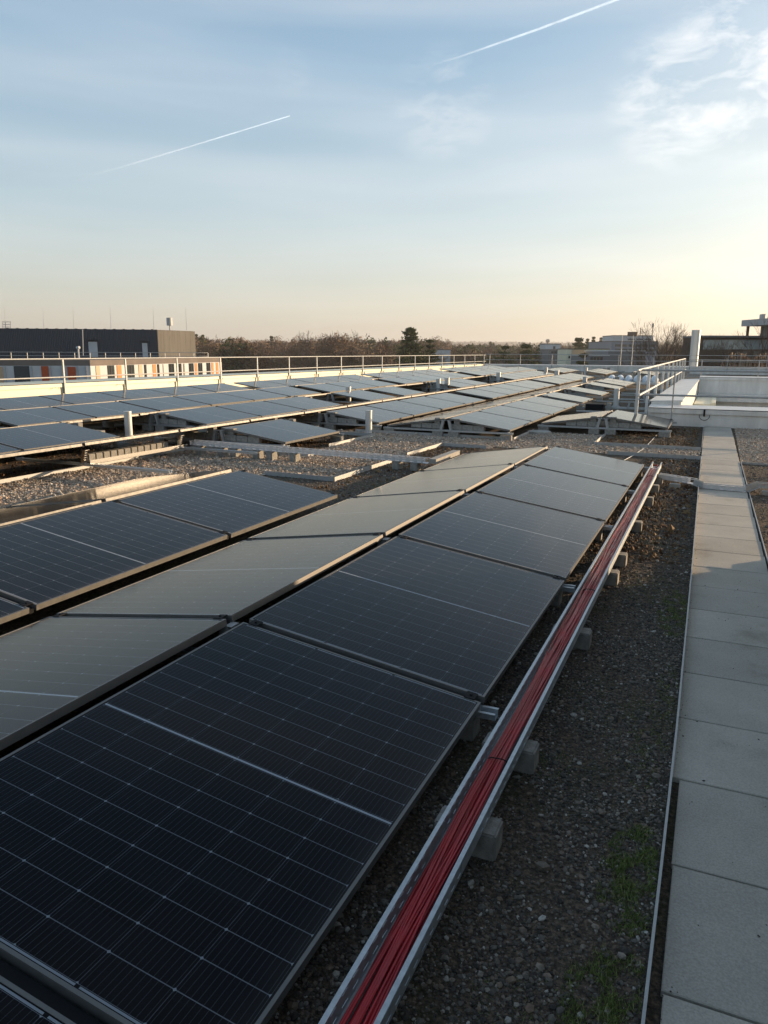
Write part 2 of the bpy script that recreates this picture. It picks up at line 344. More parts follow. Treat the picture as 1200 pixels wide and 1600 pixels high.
def run(k, side, starts, desc, grp):
    for i, y in enumerate(starts):
        lab = f"{desc}" if len(starts) == 1 else f"{ORD[i]} panel of {desc}"
        panel(k, side, y, lab, grp)
    RUNS.append((k, side, starts))
P = PITCH_Y
seq = lambda a, n: [a + P*i for i in range(n)]
G0 = 'dark solar panels on the nearest mounting row'
names = ['big bottom-left dark solar panel cut by the lower picture edge', 'large dark solar panel filling the lower left, beside the red cables']
for i, y in enumerate(seq(-2*P, 6)):
    lab = names[i] if i < 2 else f"dark solar panel beside the red cable tray, {['third','fourth','fifth','farthest'][i-2]} from the camera"
    panel(0, 'R', y, lab, G0)
for i, y in enumerate(seq(-2*P, 6)):
    panel(0, 'L', y, f"pale sky-reflecting solar panel left of the nearest ridge, {['nearest and out of frame','second','third','fourth','fifth','farthest'][i]}", 'pale reflecting panels behind the nearest ridge')
for i, y in enumerate(seq(-2*P, 4)):
    panel(1, 'R', y, f"dark blue solar panel in the left foreground row, {['nearest and out of frame','second nearest','second farthest','farthest, its tip at the gravel'][i]}", 'dark blue panels in the left foreground row')
    panel(1, 'L', y, f"golden glinting solar panel behind the left foreground ridge, {ORD[i]} from the camera", 'panels behind the left foreground ridge')
run(0, 'R', [11.85], 'single pale panel sloping right, in front of the white courtyard wall', 'pair of panels before the courtyard wall')
run(0, 'L', [11.85], 'single pale panel sloping left, beside the one at the courtyard wall', 'pair of panels before the courtyard wall')
g = 'panels of the mid-distance middle row'
run(1, 'R', seq(10.0, 4), 'the front block facing right, middle row', g)
run(1, 'R', [17.65], 'lone pale panel just behind the four-panel front block', g)
run(1, 'R', [21.1], 'lone pale panel standing second behind the four-panel front block', g)
run(1, 'R', [25.1], 'lone pale panel standing third behind the front block, left of the pale vent pipe', g)
run(1, 'R', seq(27.5, 2), 'the pale pair in front of the white skylight domes', g)
run(1, 'R', seq(41.0, 3), 'the small far block near the back parapet left of the rubble', g)
run(1, 'L', seq(10.0, 5), 'the front block facing left, middle row', g)
run(1, 'L', seq(19.2, 6), 'the rear block facing left, middle row', g)
g = 'panels of the row behind the gravel corner'
run(2, 'R', [6.62], 'lone blue solar panel hanging over the perforated tray behind the gravel', g)
run(2, 'R', seq(9.95, 4), 'the four-panel block behind the short silver pipe in the gravel', g)
run(2, 'R', seq(17.7, 5), 'the five-panel second block of the gravel corner row', g)
run(2, 'R', seq(27.3, 5), 'the third block of the gravel corner row', g)
run(2, 'R', seq(40.6, 3), 'the last block of the gravel corner row at the back parapet', g)
run(2, 'L', seq(0.46, 18), 'the edge-on row whose sunlit frame crosses the picture', 'edge-on panels of the long sunlit frame')
g = 'panels of the third row from the white parapet'
run(3, 'R', seq(0.65, 3), 'the left-edge block ending at the silver pipe', g)
run(3, 'R', seq(8.05, 3), 'the three-panel block right of the silver pipe at left', g)
run(3, 'R', [14.9], 'lone panel between two dark openings in the third row from the parapet', g)
run(3, 'R', [17.2], 'lone panel just left of the paired pipes in the third row from the parapet', g)
run(3, 'R', seq(22.35, 2), 'the pair behind the two pipes in the third row from the parapet', g)
run(3, 'R', seq(29.95, 5), 'the five-panel block in the third row from the parapet', g)
run(3, 'R', seq(41.2, 3), 'the last block in the third row from the parapet', g)
run(3, 'L', seq(0.65, 7), 'the near edge-on strip in the third row from the parapet', 'edge-on panels in the third row from the parapet')
run(3, 'L', seq(13.3, 15), 'the far edge-on strip in the third row from the parapet', 'edge-on panels in the third row from the parapet')
g = 'panels of the second row from the white parapet'
run(4, 'R', seq(6.2, 6), 'the near block of the second row from the white parapet', g)
run(4, 'R', seq(17.35, 3), 'the short middle block of the second row from the white parapet', g)
run(4, 'R', seq(23.3, 5), 'the third block of the second row from the white parapet', g)
run(4, 'R', seq(33.2, 7), 'the far block of the second row from the white parapet', g)
run(4, 'L', seq(2.7, 8), 'the edge-on near strip, second row from the parapet', 'edge-on panels in the second row from the parapet')
run(4, 'L', seq(17.35, 16), 'the edge-on far strip, second row from the parapet', 'edge-on panels in the second row from the parapet')
g = 'panels of the row along the white parapet'
run(5, 'R', seq(4.55, 7), 'the near block along the white parapet', g)
run(5, 'R', seq(17.5, 5), 'the second block along the white parapet', g)
run(5, 'R', seq(26.95, 5), 'the third block along the white parapet', g)
run(5, 'R', seq(37.0, 6), 'the farthest block along the white parapet', g)

# ------------------------------------------------------------------ ground, roof deck, path
def grid_sheet(name, x0, x1, y0, y1, dz, mat, step=0.5, kind='structure', hole=None):
    nx = max(1, int((x1-x0)/step)); ny = max(1, int((y1-y0)/step)); xs = np.linspace(x0, x1, nx+1); ys = np.linspace(y0, y1, ny+1)
    GX, GY = np.meshgrid(xs, ys); V = np.stack([GX.ravel(), GY.ravel(), (zo_np(GX, GY)+dz).ravel()], 1)
    i = np.arange(nx*ny); a = (i//nx)*(nx+1) + i % nx; Q = np.stack([a, a+1, a+nx+2, a+nx+1], 1)
    o = bpy.data.objects.new(name, fast_mesh(name, V, Q, mat)); COL.objects.link(o); tag(o, kind=kind); return o
def deck():
    MBs = []
    rects = [(-15.2, 16, -12, 14.2), (-15.2, -0.5, 14.2, 30.6), (-15.2, 16, 30.6, 50.6), (10, 16, 14.2, 30.6)]
    Vs, Qs, n = [], [], 0
    for (x0, x1, y0, y1) in rects:
        nx = int((x1-x0)/0.6)+1; ny = int((y1-y0)/0.6)+1
        GX, GY = np.meshgrid(np.linspace(x0, x1, nx+1), np.linspace(y0, y1, ny+1)); V = np.stack([GX.ravel(), GY.ravel(), zo_np(GX, GY).ravel()], 1)
        i = np.arange(nx*ny); a = (i//nx)*(nx+1) + i % nx; Qs.append(np.stack([a, a+1, a+nx+2, a+nx+1], 1)+n); Vs.append(V); n += len(V)
    o = bpy.data.objects.new('roof_deck', fast_mesh('roof_deck', np.concatenate(Vs), np.concatenate(Qs), M_sub)); COL.objects.link(o); tag(o, kind='structure')
deck()
GRAV = [(-6.46, -4.25, -3, 5.0), (-6.46, -3.32, 5.0, 6.75), (-4.8, -3.32, 6.75, 9.85), (-4.8, 0.6, 9.05, 10.1), (-3.32, -2.5, 8.8, 9.05), (-2.42, -1.08, 10.1, 11.6), (1.15, 4.0, 9.0, 14.1), (-6.46, -4.8, 9.35, 9.85)]
for i, (x0, x1, y0, y1) in enumerate(GRAV):
    grid_sheet('gravel_walkway', x0, x1, y0, y1, 0.004 + 0.0006*i, M_grav, 0.4)
# terrain far below
def terrain():
    xs = np.concatenate([np.linspace(-9000, -700, 24), np.linspace(-600, 600, 24), np.linspace(700, 9000, 24)])
    ys = np.concatenate([np.linspace(-2500, -200, 8), np.linspace(-150, 1200, 30), np.linspace(1300, 12000, 36)])
    GX, GY = np.meshgrid(xs, ys); d = np.hypot(GX, GY)
    Z = -14 + np.clip((d-900)/3500, 0, 1)**1.5*(62 + 9*np.sin(GX/700+1.3) + 7*np.sin(GY/900+GX/1500) + 4*np.sin(GX/260))
    V = np.stack([GX.ravel(), GY.ravel(), Z.ravel()], 1); nx = len(xs)-1; ny = len(ys)-1
    i = np.arange(nx*ny); a = (i//nx)*(nx+1) + i % nx; Q = np.stack([a, a+1, a+nx+2, a+nx+1], 1)
    mt = pmat('woodland_floor', (0.07, 0.055, 0.04), 0.95, noise=0.5, nscale=0.012, spec=0.1)
    o = bpy.data.objects.new('ground', fast_mesh('ground', V, Q, mt)); COL.objects.link(o); tag(o, kind='structure')
terrain()
def path():
    V, Q, T = [], [], []
    x_at = lambda y: 0.742 - 0.0105*(y+1.0)
    y = -3.04; i = 0
    while y < 14.05:
        y1 = min(y + 0.497, 14.1); g = 0.003
        zz = 0.02 + rnd.uniform(-0.0007, 0.0007)
        sh = rnd.uniform(-0.004, 0.004) + (0.018 if -0.5 > y else 0.0)
        xa, xb = x_at(y+.25) + sh - 0.005, x_at(y+.25) + 0.497 + sh
        b = len(V); tl = rnd.uniform(-.0006, .0006)
        e = 0.0025
        V += [(xa, y+g, -0.02), (xb, y+g, -0.02), (xb, y1-g, -0.02), (xa, y1-g, -0.02),
              (xa, y+g, zz-e), (xb, y+g, zz-e), (xb, y1-g, zz-e), (xa, y1-g, zz-e),
              (xa+e, y+g+e, zz+tl), (xb-e, y+g+e, zz), (xb-e, y1-g-e, zz), (xa+e, y1-g-e, zz+tl)]
        for f in ((0,1,5,4),(1,2,6,5),(2,3,7,6),(3,0,4,7),(4,5,9,8),(5,6,10,9),(6,7,11,10),(7,4,8,11),(8,9,10,11)): Q.append([b+k for k in f])
        T += [rnd.random()]*12; y += 0.5; i += 1
    V = np.array(V); V[:, 2] += zo_np(V[:, 0], V[:, 1])
    o = bpy.data.objects.new('path', fast_mesh('path', V, np.array(Q), M_slab, np.array(T))); COL.objects.link(o); tag(o, kind='structure')
path()
def edging(pts, label, h=0.045, w=0.004, group='metal edging strips between beds and gravel'):
    mb = MB()
    for a, b in zip(pts[:-1], pts[1:]):
        a = Vector(a); b = Vector(b); n = max(1, int((b-a).length/0.45))
        for i in range(n):
            p = a.lerp(b, i/n); q = a.lerp(b, (i+1)/n)
            pa = Vector((p.x, p.y, zo(p.x, p.y)+h/2)); qa = Vector((q.x, q.y, zo(q.x, q.y)+h/2))
            mb.bar(pa, qa, w, h); mb.bar(pa+Vector((0,0,h/2+0.002)), qa+Vector((0,0,h/2+0.002)), w+0.004, 0.004)
    o = mb.build('edging_strip', M_galw); return tag(o, label, 'edging', group)
edging([(0.722, -3.2), (0.724, -0.6), (0.722, 0.3), (0.698, 3.0), (0.66, 6.0), (0.628, 9.0)], 'thin metal edging along the left side of the paving, near stretch', 0.05)
edging([(0.61, 10.15), (0.565, 14.05)], 'thin metal edging left of the paving in front of the white wall', 0.05)
edging([(1.21, 3.3), (1.165, 7.45), (1.15, 8.85), (3.5, 8.8)], 'metal edging along the right side of the paving turning right', 0.024)
edging([(-6.48, 1.5), (-6.47, 6.4), (-6.24, 6.55), (-4.58, 6.6), (-4.58, 6.9)], 'sunlit edging strip bounding the gravel at the left, turning under the perforated tray', 0.05)
edging([(-4.28, 4.98), (-3.31, 5.0), (-3.31, 6.7)], 'edging strip at the gravel corner behind the left foreground row', 0.05)
edging([(-4.83, 7.7), (-4.78, 9.35), (-5.6, 9.3)], 'edging strip beside the lone blue panel and the gravel', 0.05)
edging([(-3.36, 7.4), (-3.3, 8.78), (-2.55, 8.8)], 'edging strip left of the small brown bed behind the pale panels', 0.05)
edging([(0.6, 10.12), (-1.06, 10.12), (-1.08, 11.65)], 'edging strip around the brown bed before the courtyard wall', 0.05)
edging([(-2.43, 11.6), (-2.43, 10.1), (-5.4, 9.82)], 'edging strip in front of the mid-distance panel block', 0.05)
edging([(0.63, 9.03), (-0.7, 9.03)], 'edging strip across the bed at the far end of the red cable tray', 0.05)

# ------------------------------------------------------------------ loose stones
def ico(sub=1):
    import bmesh
    bm = bmesh.new(); bmesh.ops.create_icosphere(bm, subdivisions=sub, radius=1.0)
    V = np.array([v.co[:] for v in bm.verts]); Fc = np.array([[v.index for v in f.verts] for f in bm.faces]); bm.free(); return V, Fc
def scatter(name, pts, r, mat, base, flat=0.65, jag=0.25, label=None, cat=None, bias=None):
    V0, F0 = base; n = len(pts); k = len(V0)
    R = rng.normal(size=(n, 3)); a = rng.uniform(0, 2*np.pi, n)
    sc = r[:, None]*rng.uniform(0.65, 1.25, (n, 3)); sc[:, 2] *= flat
    V = V0[None]*sc[:, None, :]*(1+rng.uniform(-jag, jag, (n, k, 1)))
    ca, sa = np.cos(a)[:, None], np.sin(a)[:, None]
    tx = rng.uniform(-.5, .5, (n, 1)); 
    x = V[..., 0]*ca - V[..., 1]*sa; y = V[..., 0]*sa + V[..., 1]*ca; z = V[..., 2] + tx*V[..., 0]*0.6
    P_ = np.stack([x, y, z], -1) + pts[:, None, :]
    Q = (F0[None] + (np.arange(n)*k)[:, None, None]).reshape(-1, 3)
    tint = np.repeat(rng.random(n) if bias is None else bias, k)
    o = bpy.data.objects.new(name, fast_mesh(name, P_.reshape(-1, 3), Q, mat, tint)); COL.objects.link(o)
    tag(o, label, cat, kind='stuff'); return o
I1 = ico(1)
OCT = (np.array([(1,0,0),(-1,0,0),(0,1,0),(0,-1,0),(0,0,1),(0,0,-1)], float), np.array([(0,2,4),(2,1,4),(1,3,4),(3,0,4),(2,0,5),(1,2,5),(3,1,5),(0,3,5)]))
def pts_in(x0, x1, y0, y1, dens):
    n = int((x1-x0)*(y1-y0)*dens); x = rng.uniform(x0, x1, n); y = rng.uniform(y0, y1, n); return np.stack([x, y, zo_np(x, y)], 1)
def clump(p, s, th):    # patchy density field
    f = np.sin(p[:, 0]*s*3.1+1)*np.sin(p[:, 1]*s*2.3) + np.sin(p[:, 0]*s*7+p[:, 1]*s*5.2) * .6
    return f > th
p = pts_in(-0.25, 0.715, -2.1, 1.8, 14000); keep = rng.random(len(p)) < np.where(clump(p, 1.6, -0.2), 1.0, 0.4); p = p[keep]
r = 0.0037*np.exp(rng.normal(0.05, 0.42, len(p))); p[:, 2] += r*0.25
scatter('gravel', p, r, M_stone_d, I1, label='dark mixed pebbles in the bed between the red cable tray and paving', cat='gravel')
p = pts_in(-0.15, 0.70, 1.8, 9.0, 4200); r = 0.0055*np.exp(rng.normal(0.05, 0.4, len(p))); p[:, 2] += r*.25
scatter('gravel', p, r, M_stone_d, OCT, label='dark pebbles in the far part of the bed left of the paving', cat='gravel')
p = np.concatenate([pts_in(-4.2, -2.2, 3.4, 6.9, 1500), pts_in(-3.4, 0.6, 5.2, 9.0, 500), pts_in(-1.0, 0.56, 10.2, 14.0, 600), pts_in(-8, -5, 6.7, 10, 300), pts_in(1.2, 2.2, 2.5, 8.9, 1200)])
r = 0.008*np.exp(rng.normal(0, 0.35, len(p))); scatter('gravel', p, r, M_stone_d, OCT, label='dark pebbles scattered over the brown planted beds farther back', cat='gravel')
L = np.concatenate([pts_in(x0, x1, y0, y1, 1500) for (x0, x1, y0, y1) in GRAV]); L = L[(L[:, 0] < 2.6) & (L[:, 1] > 0.5)]
r = 0.0125*np.exp(rng.normal(0, 0.3, len(L))); L[:, 2] += r*.5
scatter('gravel', L, r, M_stone_l, OCT, flat=0.7, jag=0.3, label='pale crushed stone filling the walkways between the panel rows', cat='gravel')
# larger stones near the edging
p = np.array([(0.655, -0.96, 0.012), (0.52, -0.35, 0.012), (0.60, 1.0, 0.01), (0.41, 0.9, 0.01), (0.27, -0.35, 0.012), (0.36, 0.62, 0.008), (0.6, 0.45, .01), ]); 
for i in range(len(p)):
    q = p[i:i+1].copy(); V0, F0 = I1
    rr = rng.uniform(0.008, 0.013); V = V0*np.array([rr*1.2, rr, rr*.75])*(1+rng.uniform(-.14, .14, (len(V0), 1))) + q
    o = bpy.data.objects.new('pebble', fast_mesh('pebble', V, F0, M_stone_d, np.full(len(V), 0.80+0.12*rng.random()))); COL.objects.link(o)
    tag(o, 'pale pebble lying on the dark gravel between tray and paving', 'pebble', 'larger pale pebbles on the dark bed')
q = np.stack([rng.uniform(.74, 1.2, 150), rng.uniform(-1.3, 6, 150), np.full(150, .0215)], 1); q[:, 1] = np.where(rng.random(150) < .4, np.round(q[:, 1]*2)/2 - .04 + rng.normal(0, .02, 150), q[:, 1])
q = np.concatenate([q, np.stack([.735 - .0105*np.linspace(-1, 5, 130) + np.abs(rng.normal(0, .012, 130)), np.linspace(-1.2, 5, 130), np.full(130, .0215)], 1)])
scatter('grit', q, .0022*np.exp(rng.normal(0, .35, len(q))), M_stone_d, OCT, label='dark crumbs of soil and grit lying on the paving slabs', cat='grit', bias=rng.random(len(q))*.35)
# moss and grass
def grass(spots, label):
    V, Q, T = [], [], []
    for (cx, cy, rx, ry, n, h) in spots:
        for _ in range(n):
            a = rnd.uniform(0, 6.283); q = math.sqrt(rnd.random()); x = cx + rx*q*math.cos(a); y = cy + ry*q*math.sin(a)
            if x > 0.712: continue
            if math.sin(x*61+y*17)+math.sin(y*43-x*29)+rnd.gauss(0, .5) < -.15: continue
            hh = h*rnd.uniform(0.4, 1.1)*(1-0.5*q); b = len(V); w = 0.0013; th = rnd.uniform(0, 6.283); lx, ly = rnd.gauss(0, .55)*hh, rnd.gauss(0, .55)*hh
            z0 = zo(x, y); V += [(x-w*math.cos(th), y-w*math.sin(th), z0), (x+w*math.cos(th), y+w*math.sin(th), z0), (x+lx+w*.3, y+ly, z0+hh), (x+lx-w*.3, y+ly, z0+hh)]
            Q.append([b, b+1, b+2, b+3]); T += [rnd.random()]*4
    mt = stone_material('grass_blades', [(0, (0.07, 0.10, 0.025)), (0.6, (0.18, 0.24, 0.06)), (1, (0.34, 0.34, 0.13))])
    o = bpy.data.objects.new('grass', fast_mesh('grass', np.array(V), np.array(Q), mt, np.array(T))); COL.objects.link(o); tag(o, label, 'grass', kind='stuff')
grass([(0.65, -0.62, .10, .26, 5600, .022), (0.64, -1.12, .11, .2, 4200, .022), (0.45, -1.3, .15, .2, 900, .012), (0.55, .3, .16, .3, 1200, .012), (0.64, 1.9, .10, .45, 3800, .02), (0.62, 0.1, .07, .25, 700, .016), (0.42, 2.3, .18, .4, 1600, .016),
       (0.3, -.1, .08, .12, 500, .014), (0.12, -1.0, .12, .4, 900, .013), (0.66, 0.75, .05, .3, 900, .016), (.35, .5, .1, .3, 500, .012)], 'low green grass and moss tufts along the edging strip')
# dry sedum tufts
p = np.concatenate([pts_in(-1.0, 0.5, 10.3, 13.6, 260), pts_in(-0.1, 0.62, 3.0, 8.8, 420), pts_in(-3.3, -2.6, 7.45, 8.75, 300), pts_in(-3.3, -2.2, 4.0, 6.8, 90), pts_in(-6.4, -4.9, 6.7, 9.2, 220), pts_in(-9.5, -6.6, 1.5, 8, 160)])
r = 0.016*np.exp(rng.normal(0, .3, len(p))); p[:, 2] += 0.004
M_sed = stone_material('dry_sedum', [(0, (0.05, 0.025, 0.012)), (0.5, (0.14, 0.075, 0.035)), (1, (0.24, 0.16, 0.08))])
scatter('sedum', p, r, M_sed, OCT, flat=0.8, jag=0.6, label='brown dry sedum cushions over the planted beds', cat='sedum')

# ------------------------------------------------------------------ blocks and supports
bmb = MB(); bmb.box(-.5, .5, -.5, .5, 0, 1); 
def block_mesh(sx, sy, sz, mat):
    import bmesh
    bm = bmesh.new(); bmesh.ops.create_cube(bm, size=1.0)
    for v in bm.verts: v.co = Vector((v.co.x*sx, v.co.y*sy, (v.co.z+.5)*sz))
    bmesh.ops.bevel(bm, geom=list(bm.edges), offset=0.006, segments=2, affect='EDGES')
    me = bpy.data.meshes.new('concrete_block'); bm.to_mesh(me); bm.free(); me.materials.append(mat); return me
BL = {}
def block(x, y, z, sx, sy, sz, label, group, mat=None, rz=0):
    key = (sx, sy, sz, (mat or M_conc).name)
    if key not in BL: BL[key] = block_mesh(sx, sy, sz, mat or M_conc)
    o = bpy.data.objects.new('concrete_block', BL[key]); COL.objects.link(o); o.location = (x, y, z+zo(x, y)); o.rotation_euler = (0, 0, rz + rnd.uniform(-.03, .03))
    return tag(o, label, 'concrete block', group)
for i, y in enumerate([-0.69, -0.165, 1.12, 2.32, 2.81, 3.98, 5.2, 5.98, 6.6]):
    block(0.155, y, 0, 0.20, 0.10, 0.092, f"grey concrete block under the red cable tray, {ORD[i]} visible from the camera", 'concrete blocks carrying the red cable tray')
def support_meshes():
    r = MB(); Lg = 2*MC + 0.097
    # U profile, local x from 0.05 (right) to -(Lg+.05)
    r.box(-Lg-.06, .06, -.022, .022, 0.098, 0.101); r.box(-Lg-.06, .06, -.022, -.019, 0.101, .128); r.box(-Lg-.06, .06, .019, .022, 0.101, .128)
    r.box(-Lg-.06, .06, -.034, -.022, 0.125, .128); r.box(-Lg-.06, .06, .022, .034, 0.125, .128)
    b = {}
    for s, nm in ((1, 'R'), (-1, 'L')):
        k = MB(); cx = -Lg/2; x0 = cx + s*0.10; x1 = cx + s*0.055; zt = LOW_Z + MS - 0.04
        for yy in (-.024, .021): k.bar((x0, yy, .102), (x1, yy, zt), 0.045, 0.003, up=(0, 1, 0))
        for q in range(7):
            f = q/6; k.box(x0+(x1-x0)*f-.018, x0+(x1-x0)*f+.018, -.022, .022, .11+(zt-.12)*f, .118+(zt-.12)*f)
        k.box(x1-.04, x1+.04, -.03, .03, zt, zt+.004); b[nm] = k.mesh('ridge_bracket', M_galw)
    lo = {}
    for s, nm in ((1, 'R'), (-1, 'L')):
        k = MB(); x = -0.03 if s > 0 else -Lg+.03; k.box(x-.02, x+.02, -.02, .02, .102, LOW_Z-.034); lo[nm] = k.mesh('foot_bracket', M_galw)
    return r.mesh('rail', M_gal), b, lo
SR, SBK, SLO = support_meshes()
SHB = {}
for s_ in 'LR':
    SHB[s_] = SBK[s_].copy(); SHB[s_].materials[0] = M_shiny  # lit copies of the same brackets, brightened to imitate the sun's glint
def support(k, y, label, group, ballast=True, sides='LR', blocks=True, bl=None):
    x = RowX(k); z = zo(x-1.1, y); t = empty('mounting_rail', (x, y, z), label, 'mounting rail', group)
    child('rail', SR, t)
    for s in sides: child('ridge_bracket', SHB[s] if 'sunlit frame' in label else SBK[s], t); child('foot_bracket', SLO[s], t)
    if not blocks: return
    gl = bl or f"grey concrete ballast block on the support of {label.split(' under ')[-1] if ' under ' in label else 'the panels'}"
    cx = -(2*MC+.097)/2; gg = 'ballast blocks, ' + label
    for dx in (0.02-.08, cx+.15, cx-.15, 2*cx+.06): block(x+dx, y, -.002, .20, .10, .098, gl, gg)
    if ballast:
        for s in (1, -1):
            if ('R' if s > 0 else 'L') not in sides: continue
            block(x+cx+s*.185, y+.09, .23, .11, .10, .095, gl, gg); block(x+cx+s*.185, y+.09, .130, .20, .10, .098, gl, gg)
            for q in range(1, 3): block(x+cx+s*(.185+.205*q), y+.09, .130, .20, .10, .098, gl, gg)
for i, y in enumerate(seq(-P, 6)):
    support(0, y-0.024, f"galvanised mounting rail poking out below the nearest panel row, {ORD[i]} from the camera", 'mounting rails under the nearest panels', ballast=False, blocks=False)
    block(-0.12, y-0.024, 0, .20, .10, .098, f"concrete block under the low edge of the nearest panels, {ORD[i]} from the camera", 'blocks under the nearest panels')
vis = [(1, 9.98, 'the front of the middle block', 'LR'), (0, 11.83, 'the pair before the courtyard wall', 'LR'), (0, 13.6, 'the rear of the pair before the courtyard wall', 'LR'), (2, 9.92, 'the four-panel block behind the gravel', 'LR'), (2, 6.6, 'the near side of the lone blue panel', 'LR'), (2, 8.36, 'the far side of the lone blue panel', 'LR'),
       (2, 4.0, 'the long sunlit frame, left foot', 'L'), (2, 5.78, 'the long sunlit frame, right foot', 'L'), (3, 5.97, 'the block ending at the silver pipe', 'LR'), (3, 8.03, 'the block right of the silver pipe', 'LR'), (3, 13.35, 'the far end of the three-panel block', 'LR'), (3, 14.88, 'the lone panel between openings', 'LR'),
       (3, 19.0, 'the panel left of the paired pipes', 'LR'), (3, 22.33, 'the pair behind the two pipes', 'LR'), (3, 26.0, 'the rear of the pair behind the two pipes', 'LR'), (3, 29.9, 'the five-panel block', 'LR'), (1, 17.6, 'the first lone pale panel', 'LR'), (1, 19.45, 'the rear of the first lone pale panel', 'LR'), (1, 21.07, 'the second lone pale panel', 'LR'), (1, 22.9, 'the rear of the second lone pale panel', 'LR'),
       (1, 25.05, 'the third lone pale panel', 'LR'), (1, 27.4, 'the pale pair by the skylight domes', 'LR'), (1, 31.1, 'the rear of the pale pair', 'LR'), (4, 6.15, 'the near block of the second row from the parapet', 'R'), (4, 4.4, 'the gap in the second row from the parapet', 'R')]
FULL = {(1, 9.98), (0, 11.83), (2, 9.92), (2, 6.6), (2, 8.36), (3, 5.97), (3, 8.03), (3, 13.35), (3, 22.33), (3, 29.9), (1, 17.6), (1, 21.07), (1, 25.05)}
for k, y, d, sd_ in vis:
    support(k, y, 'galvanised mounting rail under ' + d, 'mounting rails under the farther panels', ballast=(k, y) in FULL, sides=sd_, blocks=(k, y) in FULL)
# bare supports still waiting for panels at the back
bare = [(0, 34.5+1.8*q) for q in range(8)] + [(1, 32.9+1.8*q) for q in range(9)] + [(2, 37.9), (2, 39.4), (2, 47.2), (2, 49.0), (0, 17.0), (0, 19.5), (0, 23.0), (0, 27.0)]
for k, y in bare:
    x = RowX(k); y += rnd.uniform(-.15, .15)
    t = empty('mounting_rail', (x, y, zo(x-1.1, y)), 'galvanised rail without panels among the blocks by the back parapet' if y > 30 else 'galvanised rail without panels left of the courtyard railing', 'mounting rail', 'bare mounting rails at the back of the roof' if y > 30 else 'bare mounting rails left of the courtyard')
    child('rail', SR, t); child('ridge_bracket', SBK['R'], t); child('ridge_bracket', SBK['L'], t)
    if y < 30: continue
    cx = -(2*MC+.097)/2
    for dx, dz in ((-.05, 0), (cx+.15, 0), (cx-.15, 0), (2*cx+.06, 0), (cx+.19, .13), (cx-.19, .13), (cx+.2, .23)):
        if rnd.random() < .8: block(x+dx, y+rnd.uniform(-.03, .1), dz, .2, .1, .098, 'concrete block among the bare rails by the back parapet', 'loose blocks at the back of the roof')
for (y, x0, x1) in ((15.6, -2.3, -0.9), (17.2, -2.2, -0.9), (20.6, -2.2, -0.95), (23.8, -2.2, -0.95)):
    mb = MB(); mb.bar((x0, y, .12), (x1+.2, y, .12), .05, .03); tag(mb.build('loose_rail', M_gal, loc=(0, 0, zo(x0, y))), f'pale loose rail lying left of the courtyard railing, {["nearest","second","third","farthest"][[15.6,17.2,20.6,23.8].index(y)]}', 'rail', 'loose rails left of the courtyard')
mb = MB(); mb.box(-.22, .22, -.18, .18, 0, .22); tag(mb.build('cable_drum_box', M_black, loc=(-2.05, 16.9, zo(-2, 16.9)), bevel=.01), 'black box on the roof behind the pair before the courtyard wall', 'box')
block(-1.72, 16.9, 0, .1, .1, .25, 'upright pale concrete block beside the black box', 'upright block by the black box', M_concl)
block(-3.45, 6.85, 0.0, .12, .10, .09, 'small concrete block alone on the pale gravel', 'lone gravel block', M_concl)
# timber stack-like row of ballast under the sunlit frame
for i in range(12):
    block(-6.40, 4.25+i*0.125, .10, .11, .11, .10, 'concrete block in the sunlit row under the long frame at left', 'sunlit block row under the long frame')
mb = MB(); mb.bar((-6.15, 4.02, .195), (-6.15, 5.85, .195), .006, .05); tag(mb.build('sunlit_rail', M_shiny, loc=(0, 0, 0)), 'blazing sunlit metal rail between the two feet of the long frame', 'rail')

# ------------------------------------------------------------------ trays and cables
def slotted_wall(mb, a, b, z0, z1, nrm, rows=2, pitch=.055, slot=.03, t_=.0015, shf=.10):
    a = Vector(a); b = Vector(b); Ln = (b-a).length; d = (b-a)/Ln; n = int(Ln/pitch); h = z1-z0
    sh = h*shf; zs = [z0]
    for r_ in range(rows): c = z0 + h*(r_+.5+.0)/rows; zs += [c-sh/2, c+sh/2]
    zs.append(z1)
    for i in range(n):
        s0 = i*pitch; s1 = s0+pitch; 
        for j in range(len(zs)-1):
            za, zb = zs[j], zs[j+1]; isslot = j % 2 == 1
            segs = [(s0, s1)] if not isslot else [(s0, s0+(pitch-slot)/2), (s1-(pitch-slot)/2, s1)]
            for (p0, p1) in segs:
                A, B = a+d*p0, a+d*p1
                mb.poly([(A.x, A.y, A.z+za), (B.x, B.y, B.z+za), (B.x, B.y, B.z+zb), (A.x, A.y, A.z+zb)], [(0, 1, 2, 3)])
def tray(name, p0, p1, w, h, label, mat, **kw):
    p0 = Vector(p0); p1 = Vector(p1); d = (p1-p0).normalized(); s = Vector((d.y, -d.x, 0)).normalized()
    mb = MB(); sw = MB(); bt = MB()
    root = empty(name, tuple(p0), label, 'cable tray'); q0 = Vector((0, 0, 0)); q1 = p1-p0
    for sg, nm in ((1, 'side_wall'), (-1, 'side_wall')):
        wv = MB(); slotted_wall(wv, q0+s*sg*w/2, q1+s*sg*w/2, 0, h, s, **kw)
        e = s*sg*(w/2)
        wv.bar(q0+e+Vector((0, 0, h)), q1+e+Vector((0, 0, h)), .012, .0025)
        o = wv.build(nm, mat, root)
        md = o.modifiers.new('thick', 'SOLIDIFY'); md.thickness = .0015; md.offset = 0
    bt.bar(q0, q1, w-.002, .0015)
    bt.build('base_plate', mat, root)
    # joint splice
    mid = q0.lerp(q1, .22)
    for sg in (1, -1):
        jp = MB(); e = s*sg*(w/2+.002); jp.bar(mid+e-d*.08+Vector((0, 0, h*.5)), mid+e+d*.08+Vector((0, 0, h*.5)), .002, h*.7); jp.build('splice_plate', mat, root)
    return root
